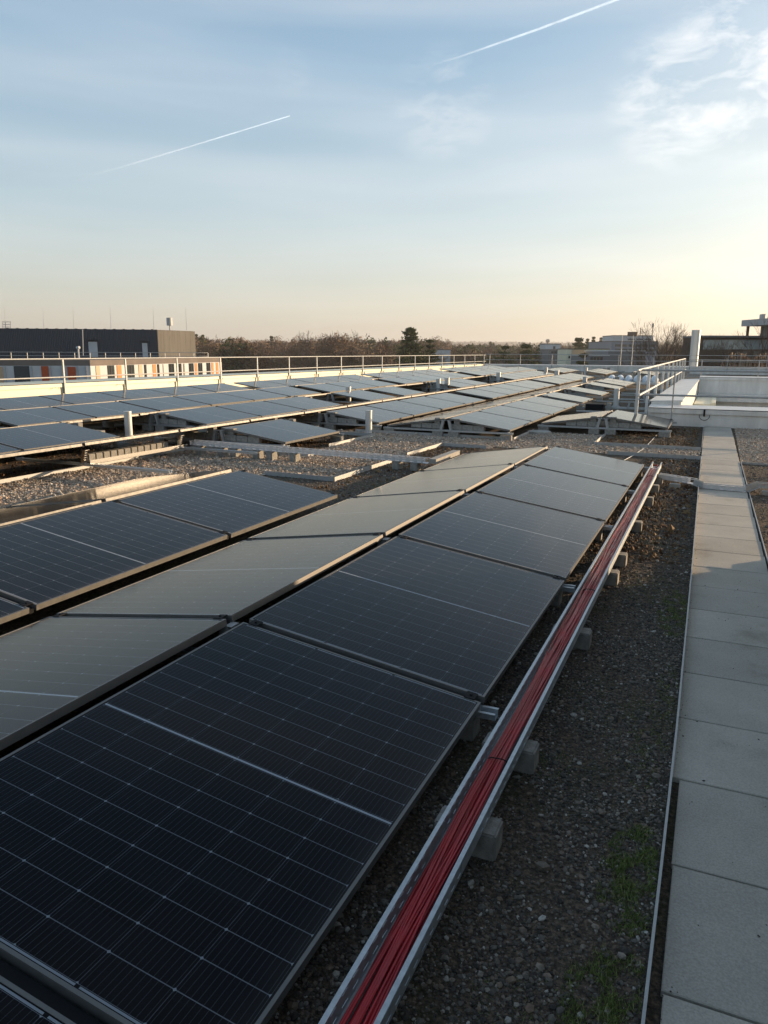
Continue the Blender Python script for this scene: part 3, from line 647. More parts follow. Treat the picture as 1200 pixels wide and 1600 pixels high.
TX0, TX1 = (0.172, -3.2), (0.133, 7.35)
TA = lambda y: TX0[0] + (TX1[0]-TX0[0])*(y-TX0[1])/(TX1[1]-TX0[1])
tray('cable_tray', (TA(-3.2), -3.2, .101), (TA(7.35), 7.35, .101), .105, .06, 'long perforated steel tray full of red cables beside the nearest panels', M_gal)
def cable(i, red, x_off, z_off, amp, ph, fq):
    pts = []; y = -3.1
    while y < 7.05:
        sp = 1.0 if y > -1.0 else 1.0
        dx = x_off + amp*math.sin(fq*y+ph) + .004*math.sin(5.1*y+ph*3) + (0.010*max(0, -0.6-y) if x_off < 0 else 0.010*max(0, -0.6-y))
        dx = max(-.045, min(.045, dx)); dz = z_off + .004*math.sin(2.3*y+ph*2)
        pts.append((TA(y)+dx, y, .101+dz)); y += .085
    mb = MB(); mb.tube(pts, .0036, 6)
    o = mb.build('red_cable' if red else 'black_cable', M_red if red else M_dcab, smooth=True)
    tag(o, 'red sheathed cable running in the long tray' if red else 'black sheathed cable along the right side of the long tray', 'cable', 'red cables in the long tray' if red else 'black cables in the long tray')
for i in range(30):
    lay = i % 3; cable(i, True, -0.041 + (i//3)*0.0068 + rnd.uniform(-.003, .003), .0075+lay*.0085, rnd.uniform(.004, .015), rnd.uniform(0, 6.28), rnd.uniform(.5, 2.0))
for i in range(10):
    lay = i % 2; cable(i, False, .024 + (i//2)*.0052, .006+lay*.008, rnd.uniform(.001, .004), rnd.uniform(0, 6.28), rnd.uniform(.5, 1.1))
mb = MB(); mb.tube([(TA(y)-.048+i*.006, y, .135+.01*math.sin(i)) for i, y in enumerate(np.linspace(6.3, 6.36, 16))], .002, 5)
for i, y in enumerate((-1.9, -0.38, 1.7, 6.3)):
    mb = MB(); mb.tube([(TA(y)-.046+.092*q/10, y+.004*math.sin(q), .101+.004+.036*math.sin(math.pi*q/10)**.4) for q in range(11)], .0025, 5)
    tag(mb.build('cable_tie', M_black, smooth=True), f'thin black tie over the red cable bundle, {ORD[i]} from the camera', 'cable tie', 'cable ties on the red bundle')
# coiled end
pts = [(TA(7.1)+.028*math.cos(a), 7.1+.03*math.sin(a), .115+.004*a) for a in np.linspace(0, 12, 40)]
mb = MB(); mb.tube(pts, .0036, 6); tag(mb.build('red_cable', M_red, smooth=True), 'red cable coiled at the far end of the long tray', 'cable')
# tray across the paving
tray('cable_tray', (0.20, 6.62, .07), (0.62, 6.5, .05), .10, .055, 'short perforated tray from the red cable tray to the paving', M_galp, pitch=.09, slot=.04, shf=.16)
tray('cable_tray', (0.68, 6.42, .024), (1.15, 6.38, .024), .10, .05, 'perforated tray lying across the paving slabs', M_galp, pitch=.09, slot=.04, shf=.16)
tray('cable_tray', (1.24, 6.5, .06), (2.2, 6.5, .06), .10, .055, 'perforated tray continuing right of the paving', M_galw)
for (a, b, l) in (((0.60, 6.47, .085), (0.70, 6.40, .06), 'left'), ((1.14, 6.38, .055), (1.25, 6.48, .095), 'right')):
    mb = MB(); 
    for s in (-.05, .05): mb.bar((a[0], a[1]+s, a[2]), (b[0], b[1]+s, b[2]), .003, .06)
    mb.bar((a[0], a[1], a[2]-.03), (b[0], b[1], b[2]-.03), .1, .002)
    tag(mb.build('tray_connector', M_galw), f'angled tray connector at the {l} edge of the paving', 'tray connector')
mb = MB(); mb.tube([(1.2, 6.5, .07), (1.3, 6.49, .09), (1.6, 6.5, .085), (2.2, 6.5, .085)], .006, 6); tag(mb.build('red_cable', M_red, smooth=True), 'red cable in the tray right of the paving', 'cable')
block(0.40, 6.42, 0, .12, .08, .05, 'small concrete block beside the short tray left of the paving', 'blocks under the crossing tray', M_concl)
block(1.36, 6.36, 0, .12, .08, .05, 'small concrete block under the tray right of the paving', 'blocks under the crossing tray', M_concl)
mb = MB(); mb.box(0, .25, 0, .30, 0, .075); mb.poly([(-.03, -.02, .076), (.25, -.02, .076), (.25, .32, .10), (-.03, .32, .10), (-.03, -.02, .082), (.25, -.02, .082), (.25, .32, .106), (-.03, .32, .106)], [(3,2,1,0),(4,5,6,7),(0,1,5,4),(1,2,6,5),(2,3,7,6),(3,0,4,7)])
tag(mb.build('metal_cover', M_white, loc=(1.245, 3.12, 0.005)), 'white folded sheet metal cover peeping in at the right edge of the paving', 'metal cover')
# perforated tray behind the gravel
a = at_z(300, 688, .26); b = at_z(670, 717, .17)
pA = (float(a[0]), float(a[1]), .20); pB = (float(b[0]), float(b[1]), .115)
tray('cable_tray', pA, pB, .12, .062, 'perforated steel tray crossing behind the pale gravel', M_galp, pitch=.10, slot=.055, shf=.22)
for i, f in enumerate((0.04, .14, .2, .3, .36, .46, .88, .95)):
    x = pA[0]+(pB[0]-pA[0])*f; y = pA[1]+(pB[1]-pA[1])*f; block(x, y, 0, .10, .14, pA[2]+(pB[2]-pA[2])*f-.003-zo(x, y), f'concrete block under the perforated tray, {ORD[i]} from the left', 'blocks under the perforated tray')
b2 = at_z(708, 703, .17)
mb = MB(); mb.bar((pB[0]+.05, pB[1], .14), (float(b2[0])+.05, float(b2[1]), .14), .10, .06); tag(mb.build('cable_duct', M_concl), 'pale closed duct joining the end of the perforated tray', 'duct')
# thin pale cable draped over the gravel
q = [at_z(u, v, .012) for u, v in ((1030, 676), (1008, 700), (990, 712), (975, 720))]
mb = MB(); mb.tube([(float(x[0]), float(x[1]), .02) for x in q], .006, 6); tag(mb.build('white_cable', M_pvc), 'thin pale cable lying over the gravel near the far panel end', 'cable')
q = at_z(842, 679, .0)
mb = MB(); mb.tube([(0, 0, 0), (0, 0, .05)], .22, 20); tag(mb.build('roof_drain_cover', M_concl, loc=(float(q[0]), float(q[1]), zo(q[0], q[1])), bevel=.01), 'round pale drain cover on the gravel', 'drain cover')

# ------------------------------------------------------------------ vent pipes
def pipe(x, y, r, h, label, sq=False):
    z = zo(x, y); t = empty('vent_pipe', (x, y, z), label, 'vent pipe', 'silver vent pipes standing on the roof')
    b = MB(); b.tube([(0, 0, 0), (0, 0, h)], r, 24); b.build('pipe', M_pvc, t, smooth=False)
    c = MB(); c.tube([(0, 0, h+.0005), (0, 0, h+.012)], [r*1.04, r*1.02], 24); c.build('cap', M_pvc, t)
    c = MB(); c.tube([(0, 0, 0), (0, 0, .02)], [r*1.5, r*1.1], 20); c.build('collar', M_galw, t)
pipe(-8.79+.55, 6.95, .062, .44, 'silver vent pipe at the left between panel blocks')
pipe(-4.95, 9.45, .06, .44, 'silver vent pipe rising from the pale gravel')
pipe(-8.75, 16.2, .075, .42, 'vent pipe in the dark opening behind the gravel')
pipe(-8.3, 22.4, .085, .44, 'left one of two vent pipes standing close together')
pipe(-8.15, 22.9, .09, .46, 'right one of two vent pipes standing close together')
pipe(-8.2, 30.0, .10, .46, 'vent pipe in the far opening of the third row from the parapet')
pipe(-8.2, 40.0, .10, .46, 'farthest vent pipe near the back parapet')
pipe(-6.6, 35.0, .11, .46, 'vent pipe beside the last block of the gravel corner row')
pipe(-6.3, 42.0, .10, .46, 'small vent pipe right of the farthest one near the back parapet')
pipe(-4.3, 29.2, .09, .42, 'vent pipe at the near end of the pale pair by the skylight domes')
pipe(-1.83, 19.3, .075, .48, 'vent pipe left of the courtyard railing')

# ------------------------------------------------------------------ parapets and railings
def rail_run(name, posts, ztop, zmid, zbase, label, pr=.019, rr=.018, mat=M_galw, ext=(0, 0), cat='railing'):
    root = empty(name, (posts[0][0], posts[0][1], zbase(posts[0])), label, cat)
    o = Vector(root.location)
    for p_ in posts:
        mb = MB(); mb.bar(Vector((p_[0], p_[1], zbase(p_)))-o, Vector((p_[0], p_[1], ztop(p_)))-o, pr*2, pr*2); mb.build('post', mat, root)
    a, b = Vector((*posts[0], 0)), Vector((*posts[-1], 0)); d = (b-a).normalized(); a2 = a-d*ext[0]; b2 = b+d*ext[1]
    for zf, nm in ((ztop, 'top_rail'), (zmid, 'middle_rail')):
        pts = [Vector((p_[0], p_[1], zf(p_)))-o for p_ in [tuple(a2[:2])]+list(posts)+[tuple(b2[:2])]]
        off = Vector((d.y, -d.x, 0))*(pr+rr) if nm == 'middle_rail' else Vector((0, 0, rr))
        mb = MB(); mb.tube([q_+off for q_ in pts], rr, 10); mb.build(nm, mat, root, smooth=True)
    return root
PX = -14.95     # left parapet inner face
LY = [11.87+2.262*i - 2.262*3 for i in range(20)]; LY = [y for y in LY if y < 49.5] + [50.35]
rail_run('railing', [(PX+.06, y) for y in LY], lambda p_: 1.285+.0004*p_[1], lambda p_: .83+.001*p_[1], lambda p_: zo(*p_)-.02, 'long metal railing along the left white parapet', ext=(3, .3))
def parapet(name, x0, y0, x1, y1, th, z0, z1, label, side, seams, mat=M_cream):
    """wall from (x0,y0) to (x1,y1); inner face on the line, thickness outwards"""
    a, b = Vector((x0, y0, 0)), Vector((x1, y1, 0)); d = (b-a).normalized(); n = Vector((-d.y, d.x, 0))*side; Ln = (b-a).length
    root = empty(name, (x0, y0, 0), label, 'parapet'); M = Matrix((( d.x, n.x, 0, 0), (d.y, n.y, 0, 0), (0, 0, 1, 0), (0, 0, 0, 1)))
    w = MB(); w.box(0, Ln, 0.004, th, z0, z1-.02, M); w.build('wall', mat, root)
    nn = int(Ln/seams); 
    for i in range(nn):      # coping sheets with an upstand lip
        c = MB(); s0, s1 = i*Ln/nn+.003, (i+1)*Ln/nn-.003
        c.hexa([M @ Vector(q) for q in ((s0, -.035, z1-.015), (s1, -.035, z1-.015), (s1, th+.03, z1-.015), (s0, th+.03, z1-.015), (s0, -.035, z1), (s1, -.035, z1), (s1, th+.03, z1+.03), (s0, th+.03, z1+.03))])
        c.box(s0, s1, -.035, -.031, z1-.11, z1, M); c.build('coping', mat, root)
    for i in range(nn):      # cladding panel on the inner face
        c = MB(); s0, s1 = (i-.5)*Ln/nn+.006, (i+.5)*Ln/nn-.006; s0 = max(0, s0); c.box(s0, s1, -.0045, .0035, z0, z1-.13, M); c.build('cladding_panel', mat, root)
    return root
parapet('parapet', PX, -8, PX, 50.5, .7, -.5, .69, 'long cream coated parapet along the left roof edge, glowing in the sun', 1, 2.3)
# cable brackets on the left parapet: lightning conductor loops
for i, y in enumerate(np.arange(9.3, 49, 2.3)):
    mb = MB(); mb.tube([(PX-.0+.03+.02*0, y + .16*math.sin(a), .60-.13*(1-math.cos(a))*.5-.02) for a in np.linspace(-1.6, 1.6, 9)], .004, 5); mb.box(PX+.008, PX+.035, y+.26, y+.30, .42, .62)
    tag(mb.build('conductor_loop', M_galw), 'small grey cable loop and clip on the left parapet', 'cable loop', 'conductor loops along the left parapet')
parapet('parapet', PX, 50.5, 16, 50.5, .6, -.5, .66, 'pale grey parapet across the far end of the roof', 1, 3.0, M_white)
fx = [at_y(u, 556, 50.45)[0] for u in (765.5, 814.3, 864.5, 917, 971.5, 1028, 1079)]
st = (fx[-1]-fx[0])/6
rail_run('railing', [(fx[0]+st*i, 50.44) for i in range(13)], lambda p_: 1.37, lambda p_: 1.0, lambda p_: .3, 'thin metal railing along the far end parapet', ext=(.4, .4))
# courtyard
def courtyard():
    zt = .40
    parapet('courtyard_wall', -.56, 14.14, 11, 14.14, .62, -6, zt, 'low white coated wall in front of the sunken courtyard', 1, 2.32, M_white)
    # left side
    parapet('courtyard_wall', -.56, 30.0, -.56, 14.80, .62, -6, zt+.10, 'white coated wall with wide coping along the left side of the courtyard', 1, 3.8, M_white)
    parapet('courtyard_wall', .08, 29.4, 11, 29.4, .62, -6, .62, 'pale blue-grey panelled wall at the back of the courtyard', 1, 1.05, M_white)
    mb = MB(); mb.box(.08, 11, 29.0, 29.36, -.30, -.02); tag(mb.build('courtyard_ledge', M_white, bevel=.01), 'long ledge along the back wall of the courtyard', 'ledge')
    mb = MB(); mb.box(.09, .62, 24.0, 28.7, -2, -.10); mb.box(.62, .75, 24.0, 28.9, -2, -.05); tag(mb.build('courtyard_duct', M_cream, bevel=.01), 'cream boxed duct in the left far corner of the courtyard', 'duct')
    mb = MB(); mb.box(.1, 11, 14.8, 29.4, -6.2, -6.0); o = mb.build('courtyard_floor', M_concl); tag(o, kind='structure')
courtyard()
ry = [13.3 + (35-13.3)/9*i for i in range(10)]
rail_run('railing', [(-.72, y) for y in ry], lambda p_: 1.17+.004*(p_[1]-13), lambda p_: .70+.004*(p_[1]-13), lambda p_: zo(*p_)+.05, 'white flat-post railing along the left side of the courtyard', pr=.03, rr=.022, mat=M_white, ext=(.35, .1))
rail_run('railing', [(-.06+2.3*i, 13.72) for i in range(-0, 4)], lambda p_: 1.165, lambda p_: .685, lambda p_: .02, 'thin metal railing in front of the low white courtyard wall', pr=.013, rr=.02, ext=(.75, .5))
rail_run('railing', [(float(at_y(1097.5, 560, 31)[0])+2.12*i, 31.0) for i in range(5)], lambda p_: 1.24, lambda p_: .98, lambda p_: .35, 'metal railing behind the back wall of the courtyard', ext=(.5, .3), pr=.018, rr=.018)
mb = MB(); mb.tube([(0.02+.10*math.sin(a), 0, -.10*math.cos(a)) for a in np.linspace(-1.7, 1.7, 14)], .006, 6); mb.box(-.005, .03, -.01, .012, -.02, .12); tag(mb.build('conductor_loop', M_black, loc=(float(at_y(1099, 650, 14.1)[0]), 14.085, .27)), 'dark cable loop hanging on the low white courtyard wall', 'cable loop')
# skylight domes
r0 = at_z(968, 604, .55); 
def domes():
    xs = np.linspace(float(at_y(955, 596, 34)[0]), float(at_y(1022, 596, 34)[0]), 6)
    w = xs[1]-xs[0]; cb = MB(); cb.box(xs[0]-w/2, xs[-1]+w/2, 33.5, 35.0, 0, .10)
    root = empty('skylight', (0, 0, zo(-2, 34)), 'row of white domed rooflights on a low kerb', 'rooflight')
    cb.build('kerb', M_white, root)
    md = pmat('opal_dome', (0.62, 0.68, 0.74), 0.25, noise=.1, nscale=3)
    for x in xs:
        V0, F0 = ico(3); kpt = V0[:, 2] > -.05; V = V0*np.array([w*.47, .62, .30]); V[:, 2] = np.maximum(V[:, 2], 0); V = V + np.array([x, 34.25, .102])
        me = fast_mesh('dome', V, F0, md); me.shade_smooth(); child('dome', me, root)
domes()

# stair house outside the frame to the right: it shades the foreground
def stair_house():
    root = empty('stair_house', (2.35, -9, 0), 'grey rendered stair house right of the paving, out of the picture', 'stair house')
    w = MB(); w.box(0, 7, 0, 13.55, 0, 3.4); w.build('wall', M_conc, root)
    w = MB(); w.box(-.04, 7.04, -.04, 13.59, 3.4, 3.5); w.build('roof', M_galw, root)
    d = MB(); d.box(-.03, -.002, 8, 9.0, 0, 2.1); d.build('door', M_galw, root)
stair_house()
# our own building under the roof
mb = MB(); mb.box(-15.6, -.6, -12.3, 51.1, -14, -.55); mb.box(11.2, 16.3, -12.3, 51.1, -14, -.55); mb.box(-.6, 11.2, -12.3, 14.1, -14, -.55); mb.box(-.6, 11.2, 30.1, 51.1, -14, -.55)
tag(mb.build('own_building', M_white), 'white building under the solar roof', 'building')

# ------------------------------------------------------------------ buildings behind
def v3(a): return Vector((float(a[0]), float(a[1]), float(a[2])))
def wall_frame(A, B):
    """matrix: x along A->B, y into the building (away from the camera), z up, origin at A on z=0"""
    A = Vector((A[0], A[1], 0)); B = Vector((B[0], B[1], 0)); d = (B-A).normalized(); n = Vector((-d.y, d.x, 0))
    mid = (A+B)/2; away = mid-Vector((C0[0], C0[1], 0))
    if n.dot(away) < 0: n = -n
    return Matrix(((d.x, n.x, 0, A.x), (d.y, n.y, 0, A.y), (0, 0, 1, 0), (0, 0, 0, 1))), (B-A).length
def hit(M, u, v):
    """where the ray through a pixel meets the wall plane: (s along, z)"""
    o = Vector(M.translation); n = Vector((M[0][1], M[1][1], 0)); r_ = Vector(ray(u, v)); c = Vector(C0)
    t_ = (o-c).dot(n)/r_.dot(n); p_ = c+r_*t_; d = Vector((M[0][0], M[1][0], 0)); return (p_-o).dot(d), p_.z
M_navy = pmat('dark_ribbed_cladding', (0.022, 0.032, 0.05), 0.55, noise=.25, nscale=.6)
def rib(mt, sc, amt=.6, axis='X'):
    t = mt.node_tree; b = t.nodes['Principled BSDF']; tcn = N(t, 'ShaderNodeTexCoord'); wv = N(t, 'ShaderNodeTexWave', wave_type='BANDS', bands_direction=axis, inp={'Scale': sc}); t.links.new(tcn.outputs['Object'], wv.inputs['Vector'])
    bm = N(t, 'ShaderNodeBump', inp={'Strength': amt, 'Distance': .05}); t.links.new(wv.outputs[0], bm.inputs['Height']); t.links.new(bm.outputs[0], b.inputs['Normal'])
rib(M_navy, 1.6)
M_bconc = pmat('streaked_concrete', (0.15, 0.142, 0.125), 0.85, noise=.35, nscale=.9, stretch=(1, 1, .12))
M_bwhite = pmat('white_render', (0.52, 0.54, 0.56), .7, noise=.12, nscale=.5)
M_or1 = pmat('rust_orange_panel', (0.42, 0.07, 0.015), .6, noise=.12); M_or2 = pmat('orange_panel', (0.62, 0.19, 0.04), .6, noise=.12); M_beige = pmat('beige_panel', (0.50, 0.36, 0.24), .6, noise=.12)
M_roofg = pmat('grey_roof_felt', (0.17, 0.145, 0.13), .9, noise=.3, nscale=.4)
M_blue = pmat('blue_grey_facade', (0.16, 0.20, 0.26), .5, noise=.15, nscale=.3)
M_greyf = pmat('grey_facade', (0.13, 0.145, 0.16), .6, noise=.15, nscale=.3)
M_glassb = pmat('sky_tinted_glazing', (0.34, 0.43, 0.46), .15, .35, noise=.35, nscale=.35)  # reflected sky is painted into the diffuse colour of the glass
M_brown = pmat('brown_wall', (0.10, 0.065, 0.05), .8, noise=.3, nscale=.4)
M_greenf = pmat('pale_green_facade', (0.38, 0.42, 0.28), .6, noise=.1)
def loc_build(mb, name, mat, root, M): return mb.build(name, mat, root)

def dark_building():
    A = v3(at_d(-90, 513, 101)); B = v3(at_d(245, 515, 105)); Cc = v3(at_d(304, 517.5, 112))
    zt = B.z; zr = float(at_d(245, 556, 105)[2])
    root = empty('dark_building', (B.x, B.y, -14), 'dark ribbed rooftop block with two pale doors and a streaked concrete side, at left', 'building'); inv = Matrix.Translation(-Vector(root.location))
    M1, L1 = wall_frame(B, A); M2, L2 = wall_frame(B, Cc); M1 = inv @ M1; M2 = inv @ M2
    w = MB(); w.box(0, L1, 0, .4, zr-.5, zt, M1); w.build('front_wall', M_navy, root)
    w = MB(); w.box(.02, L2, -.05, .35, zr-.5, zt-.05, M2); 
    for i in range(7): w.box(i*L2/7+.1, i*L2/7+.14, -.06, -.05, zr-.5, zt-.08, M2)
    w.build('side_wall', M_bconc, root)
    w = MB(); D = A + (Cc-B); w.poly([inv @ Vector((q.x, q.y, zt-.03)) for q in (A, B, Cc, D)], [(0, 1, 2, 3)]); w.build('roof', M_roofg, root)
    for i in range(22):
        w = MB(); w.box(i*L1/22+.5, i*L1/22+.8, -.06, .3, zt, zt+.05, M1); w.build('roof_clip', M_navy, root)
    M1w, _ = wall_frame(B, A)
    for (u0, u1, v0, v1) in ((138, 153.5, 534, 558), (222, 231.5, 536, 558)):
        s0, z1 = hit(M1w, u0, v0); s1, z0 = hit(M1w, u1, v1); w = MB(); w.box(min(s0, s1), max(s0, s1), -.12, -.02, z0, z1, M1); d = w.build('door', M_bwhite, root)
        w = MB(); w.box(min(s0, s1)-.3, max(s0, s1)+.3, -.5, -.03, z1+.25, z1+.33, M1); w.build('canopy', M_navy, root)
    # lower storeys
    base = MB(); sh = -2.4
    P0 = [A, B, Cc, D]
    base.poly([inv @ Vector((q.x, q.y, -14)) for q in P0]+[inv @ Vector((q.x, q.y, zr-.5)) for q in P0], [(0, 1, 5, 4), (1, 2, 6, 5), (2, 3, 7, 6), (3, 0, 4, 7), (4, 5, 6, 7)]); base.build('lower_storeys', M_bwhite, root)
    # mast, ladder, aerials
    for u, v0, v1, th, d in ((129, 515, 556, .06, 100),):
        a_, b_ = at_d(u, v0, d), at_d(u+1, v1, d); mb = MB(); mb.tube([inv @ v3(a_), inv @ v3(b_)], th, 6); mb.build('mast', M_galw, root)
    for u in (7, 67, 114, 172, 239, 290):
        a_ = v3(at_d(u, 480 if u != 7 else 481, 104)); b_ = v3(at_d(u+1.5, 516, 104)); o = MB(); o.tube([a_-b_, Vector((0, 0, 0))], [.012, .03], 5); o = o.build('lightning_rod', M_galw, loc=b_); tag(o, f'thin lightning rod on the dark roof block, {ORD[(7,67,114,172,239,290).index(u)]} from the left', 'lightning rod', 'lightning rods on the dark roof block')
    # ladder cage
    mb = MB()
    for u in (4.5, 16.5):
        mb.tube([inv @ v3(at_d(u, 502, 103)), inv @ v3(at_d(u, 520, 103))], .05, 5)
    for v in (503, 507, 511): mb.tube([inv @ v3(at_d(4.5, v, 103)), inv @ v3(at_d(16.5, v, 103))], .04, 5)
    mb.tube([inv @ v3(at_d(9, 503, 104)), inv @ v3(at_d(9, 515, 104))], .04, 5); mb.build('ladder_cage', M_galw, root)
    # antenna drum
    a_ = v3(at_d(265.5, 517, 108)); t = empty('antenna', a_, 'silver drum antenna on a short pole above the concrete side', 'antenna')
    k = MB(); k.tube([(0, 0, -.1), (0, 0, .85)], .09, 8); k.build('pole', M_galw, t); k = MB(); k.tube([(0, 0, .75), (0, 0, 1.85)], .42, 14); k.build('drum', M_galw, t)
    return
dark_building()

def panel_building():
    A = v3(at_d(-80, 560, 66)); B = v3(at_d(141, 572, 70)); Cc = v3(at_d(346, 562, 98))
    zt = float(at_d(141, 571.3, 70)[2])
    root = empty('panel_building', (B.x, B.y, -14), 'low building with white, rust and orange facade panels behind the left railing', 'building'); inv = Matrix.Translation(-Vector(root.location))
    M1w, L1 = wall_frame(B, A); M2w, L2 = wall_frame(B, Cc); M1 = inv @ M1w; M2 = inv @ M2w
    w = MB(); w.box(.01, L1, 0, .5, -14, zt-.02, M1); w.build('front_wall', M_bwhite, root)
    w = MB(); w.box(.01, L2, 0, .5, -14, zt-.02, M2); w.build('side_wall', M_bwhite, root)
    D = A+(Cc-B); w = MB(); w.poly([inv @ Vector((q.x, q.y, zt+z_)) for z_ in (0, .52) for q in (A, B, Cc, D)], [(3, 2, 1, 0), (4, 5, 6, 7), (0, 1, 5, 4), (1, 2, 6, 5), (2, 3, 7, 6), (3, 0, 4, 7)]); w.build('roof', M_roofg, root)
    fr = [(-12, 7, 573, 600, 'beige_panel', M_beige), (21, 48, 572, 600, 'window', M_window), (64, 78, 572, 600, 'rust_panel', M_or1), (105, 120, 573, 600, 'rust_panel', M_or1)]
    for u0, u1, v0, v1, nm, mt in fr:
        s0, z1 = hit(M1w, u0, v0); s1, z0 = hit(M1w, u1, v1); w = MB(); w.box(min(s0, s1), max(s0, s1), -.06 if nm != 'window' else -.02, -.003, z0, z1, M1); w.build(nm, mt, root)
    for u in (8.5, 49.5, 79.5, 95, 104, 121.5, 134):
        s0, z1 = hit(M1w, u, 572); s1, z0 = hit(M1w, u, 600); w = MB(); w.box(s0-.04, s0+.04, -.12, -.003, z0, z1, M1); w.build('mullion', M_galw, root)
    sr = [(149, 157, M_beige, 'beige_panel'), (167, 180, M_window, 'window'), (182, 190.5, M_or2, 'orange_panel'), (198, 211, M_window, 'window'), (216, 223, M_beige, 'beige_panel'), (224.5, 230, M_window, 'window'), (238, 244.5, M_or2, 'orange_panel'), (245, 250, M_window, 'window'), (254, 256, M_greyf, 'grey_panel'), (263, 273, M_window, 'window'), (278.5, 284.5, M_window, 'window'), (286, 289, M_greyf, 'grey_panel'),
          (294.5, 303.5, M_window, 'window'), (304, 308.5, M_or2, 'orange_panel'), (309, 317, M_window, 'window'), (322, 329.5, M_window, 'window'), (330, 334, M_or2, 'orange_panel'), (337, 341.5, M_or2, 'orange_panel')]
    for u0, u1, mt, nm in sr:
        f = ((u0+u1)/2-141)/205; v0 = 572-8*f*.7; v1 = 597-8*f
        s0, z1 = hit(M2w, u0, v0); s1, z0 = hit(M2w, u1, v1); w = MB(); w.box(s0, s1, -.05 if 'window' not in nm else -.015, -.003, z0, z1, M2); w.build(nm, mt, root)
        if nm == 'window':
            w = MB(); w.box((s0+s1)/2-.03, (s0+s1)/2+.03, -.05, -.016, z0, z1, M2); w.build('mullion', M_brown, root)
panel_building()
# terrace behind: low roof edge with railing between the two buildings
def far_terrace():
    a = v3(at_d(-60, 556, 88)); b = v3(at_d(325, 556, 96)); pts = [(a.x+(b.x-a.x)*i/16, a.y+(b.y-a.y)*i/16) for i in range(17)]
    zt = float(at_d(150, 551, 91)[2]); rail_run('railing', pts, lambda q: zt, lambda q: zt-.4, lambda q: zt-1.0, 'distant thin railing on the roof before the dark block', pr=.03, rr=.03)
    t = v3(at_d(123, 557, 88)); mb = MB(); mb.tube([(0, 0, -.3), (0, 0, 1.0)], .1, 8); mb.tube([(-.2, 0, 1.0), (.22, 0, 1.05)], .16, 8); tag(mb.build('roof_vent', M_bwhite, loc=t), 'small pale mushroom vent on the roof before the dark block', 'vent')
far_terrace()

def box_building(name, u0, u1, vtop, d, depth, label, mat, rows=(), roofm=M_roofg, turn=0.0, vbot=None, cat='building'):
    A = v3(at_d(u0, vtop, d)); B = v3(at_d(u1, vtop, d*(1+turn))); zt = (A.z+B.z)/2
    root = empty(name, (A.x, A.y, -14), label, cat); inv = Matrix.Translation(-Vector(root.location)); Mw, Ln = wall_frame(A, B); M = inv @ Mw
    w = MB(); w.box(0, Ln, 0, depth, -14, zt, M); w.build('wall', mat, root)
    w = MB(); w.box(-.1, Ln+.1, -.1, depth+.1, zt+.001, zt+.25, M); w.build('roof', roofm, root)
    for (ua, ub, va, vb, n, mt) in rows:
        sa, z1 = hit(Mw, ua, va); sb, z0 = hit(Mw, ub, vb); stp = (sb-sa)/n
        for i in range(n):
            w = MB(); w.box(sa+stp*(i+.1), sa+stp*(i+.9), -.05, -.004, z0, z1, M); w.build('window', mt, root)
    return root, Mw
box_building('office_block', 956, 1028, 534, 260, 30, 'blue-grey office block with ribbon windows on the skyline', M_blue, [(960, 1024, 538, 542, 6, M_window), (960, 1024, 545, 549, 6, M_window), (960, 1024, 552, 556, 6, M_window)])
box_building('office_block', 959, 1021, 525, 268, 14, 'pale upper storey set back on the blue-grey office block', M_bwhite, [(980, 1019, 529, 531.5, 3, M_greyf)])
box_building('grey_hall', 950, 1008, 549, 170, 20, 'plain grey hall in front of the office block', M_greyf, [], M_bwhite)
box_building('laboratory', 918, 952, 556, 168, 15, 'low grey laboratory with small square windows', M_greyf, [(922, 942, 558, 563, 4, M_window)], M_bwhite)
box_building('green_house_block', 934, 952, 546, 200, 12, 'pale green block rising left of the grey hall', M_greenf)
box_building('grey_house', 858, 884, 547, 230, 14, 'grey house with a white upper floor among the trees', M_greyf, [(861, 870, 549, 552, 2, M_window)])
box_building('white_house', 853, 876, 538, 240, 10, 'small white upper floor with one window above the grey house', M_bwhite, [(864, 868, 541, 546, 1, M_window)])
box_building('sunlit_house', 885.5, 893, 546, 190, 10, 'narrow cream sunlit house between trees', M_cream, [(888, 891, 556, 560, 1, M_window)])
box_building('sunlit_house', 896, 914, 546.5, 215, 10, 'long low pale roof building between trees', M_beige)
box_building('flat_pavilion', 676, 704, 547, 240, 14, 'flat pale roof peeking out of the woods behind the railing', M_bwhite)
a = v3(at_d(1019.5, 523, 262)); mb = MB(); mb.tube([(0, 0, -.5), (0, 0, 3.2)], .18, 6); mb.tube([(0, 0, 2.5), (0, 0, 3.9)], .42, 8); tag(mb.build('antenna_mast', M_galw, loc=a), 'cellular antenna mast on the office block roof', 'antenna')
a = v3(at_d(990, 524, 262)); mb = MB(); mb.box(-2.0, 1.2, -1, 1, -.3, 1.2); mb.tube([(2.2, 0, -.2), (2.2, 0, 2.6)], .15, 6); tag(mb.build('roof_plant', M_brown, loc=a), 'dark roof plant and short mast on the office block', 'roof plant')
for u, d, l in ((972.5, 54, 'left'), (990, 53, 'right')):
    a = v3(at_d(u, 524, d)); mb = MB(); mb.tube([(0, 0, 0), (0, 0, a.z-.6)], [.028, .018], 6); tag(mb.build('lightning_rod', M_galw, loc=(a.x, a.y, .6)), f'tall thin lightning rod at the far parapet, {l} of two', 'lightning rod', 'lightning rods at the far parapet')
# round water tower far away
a = v3(at_d(856, 533, 900)); mb = MB(); mb.tube([(0, 0, -30), (0, 0, -1)], 1.2, 10); mb.tube([(0, 0, -2), (0, 0, 0), (0, 0, 1.5), (0, 0, 2.5)], [1.2, 2.6, 2.6, .6], 14); tag(mb.build('water_tower', M_greyf, loc=a), 'tiny round water tower on the skyline', 'water tower')
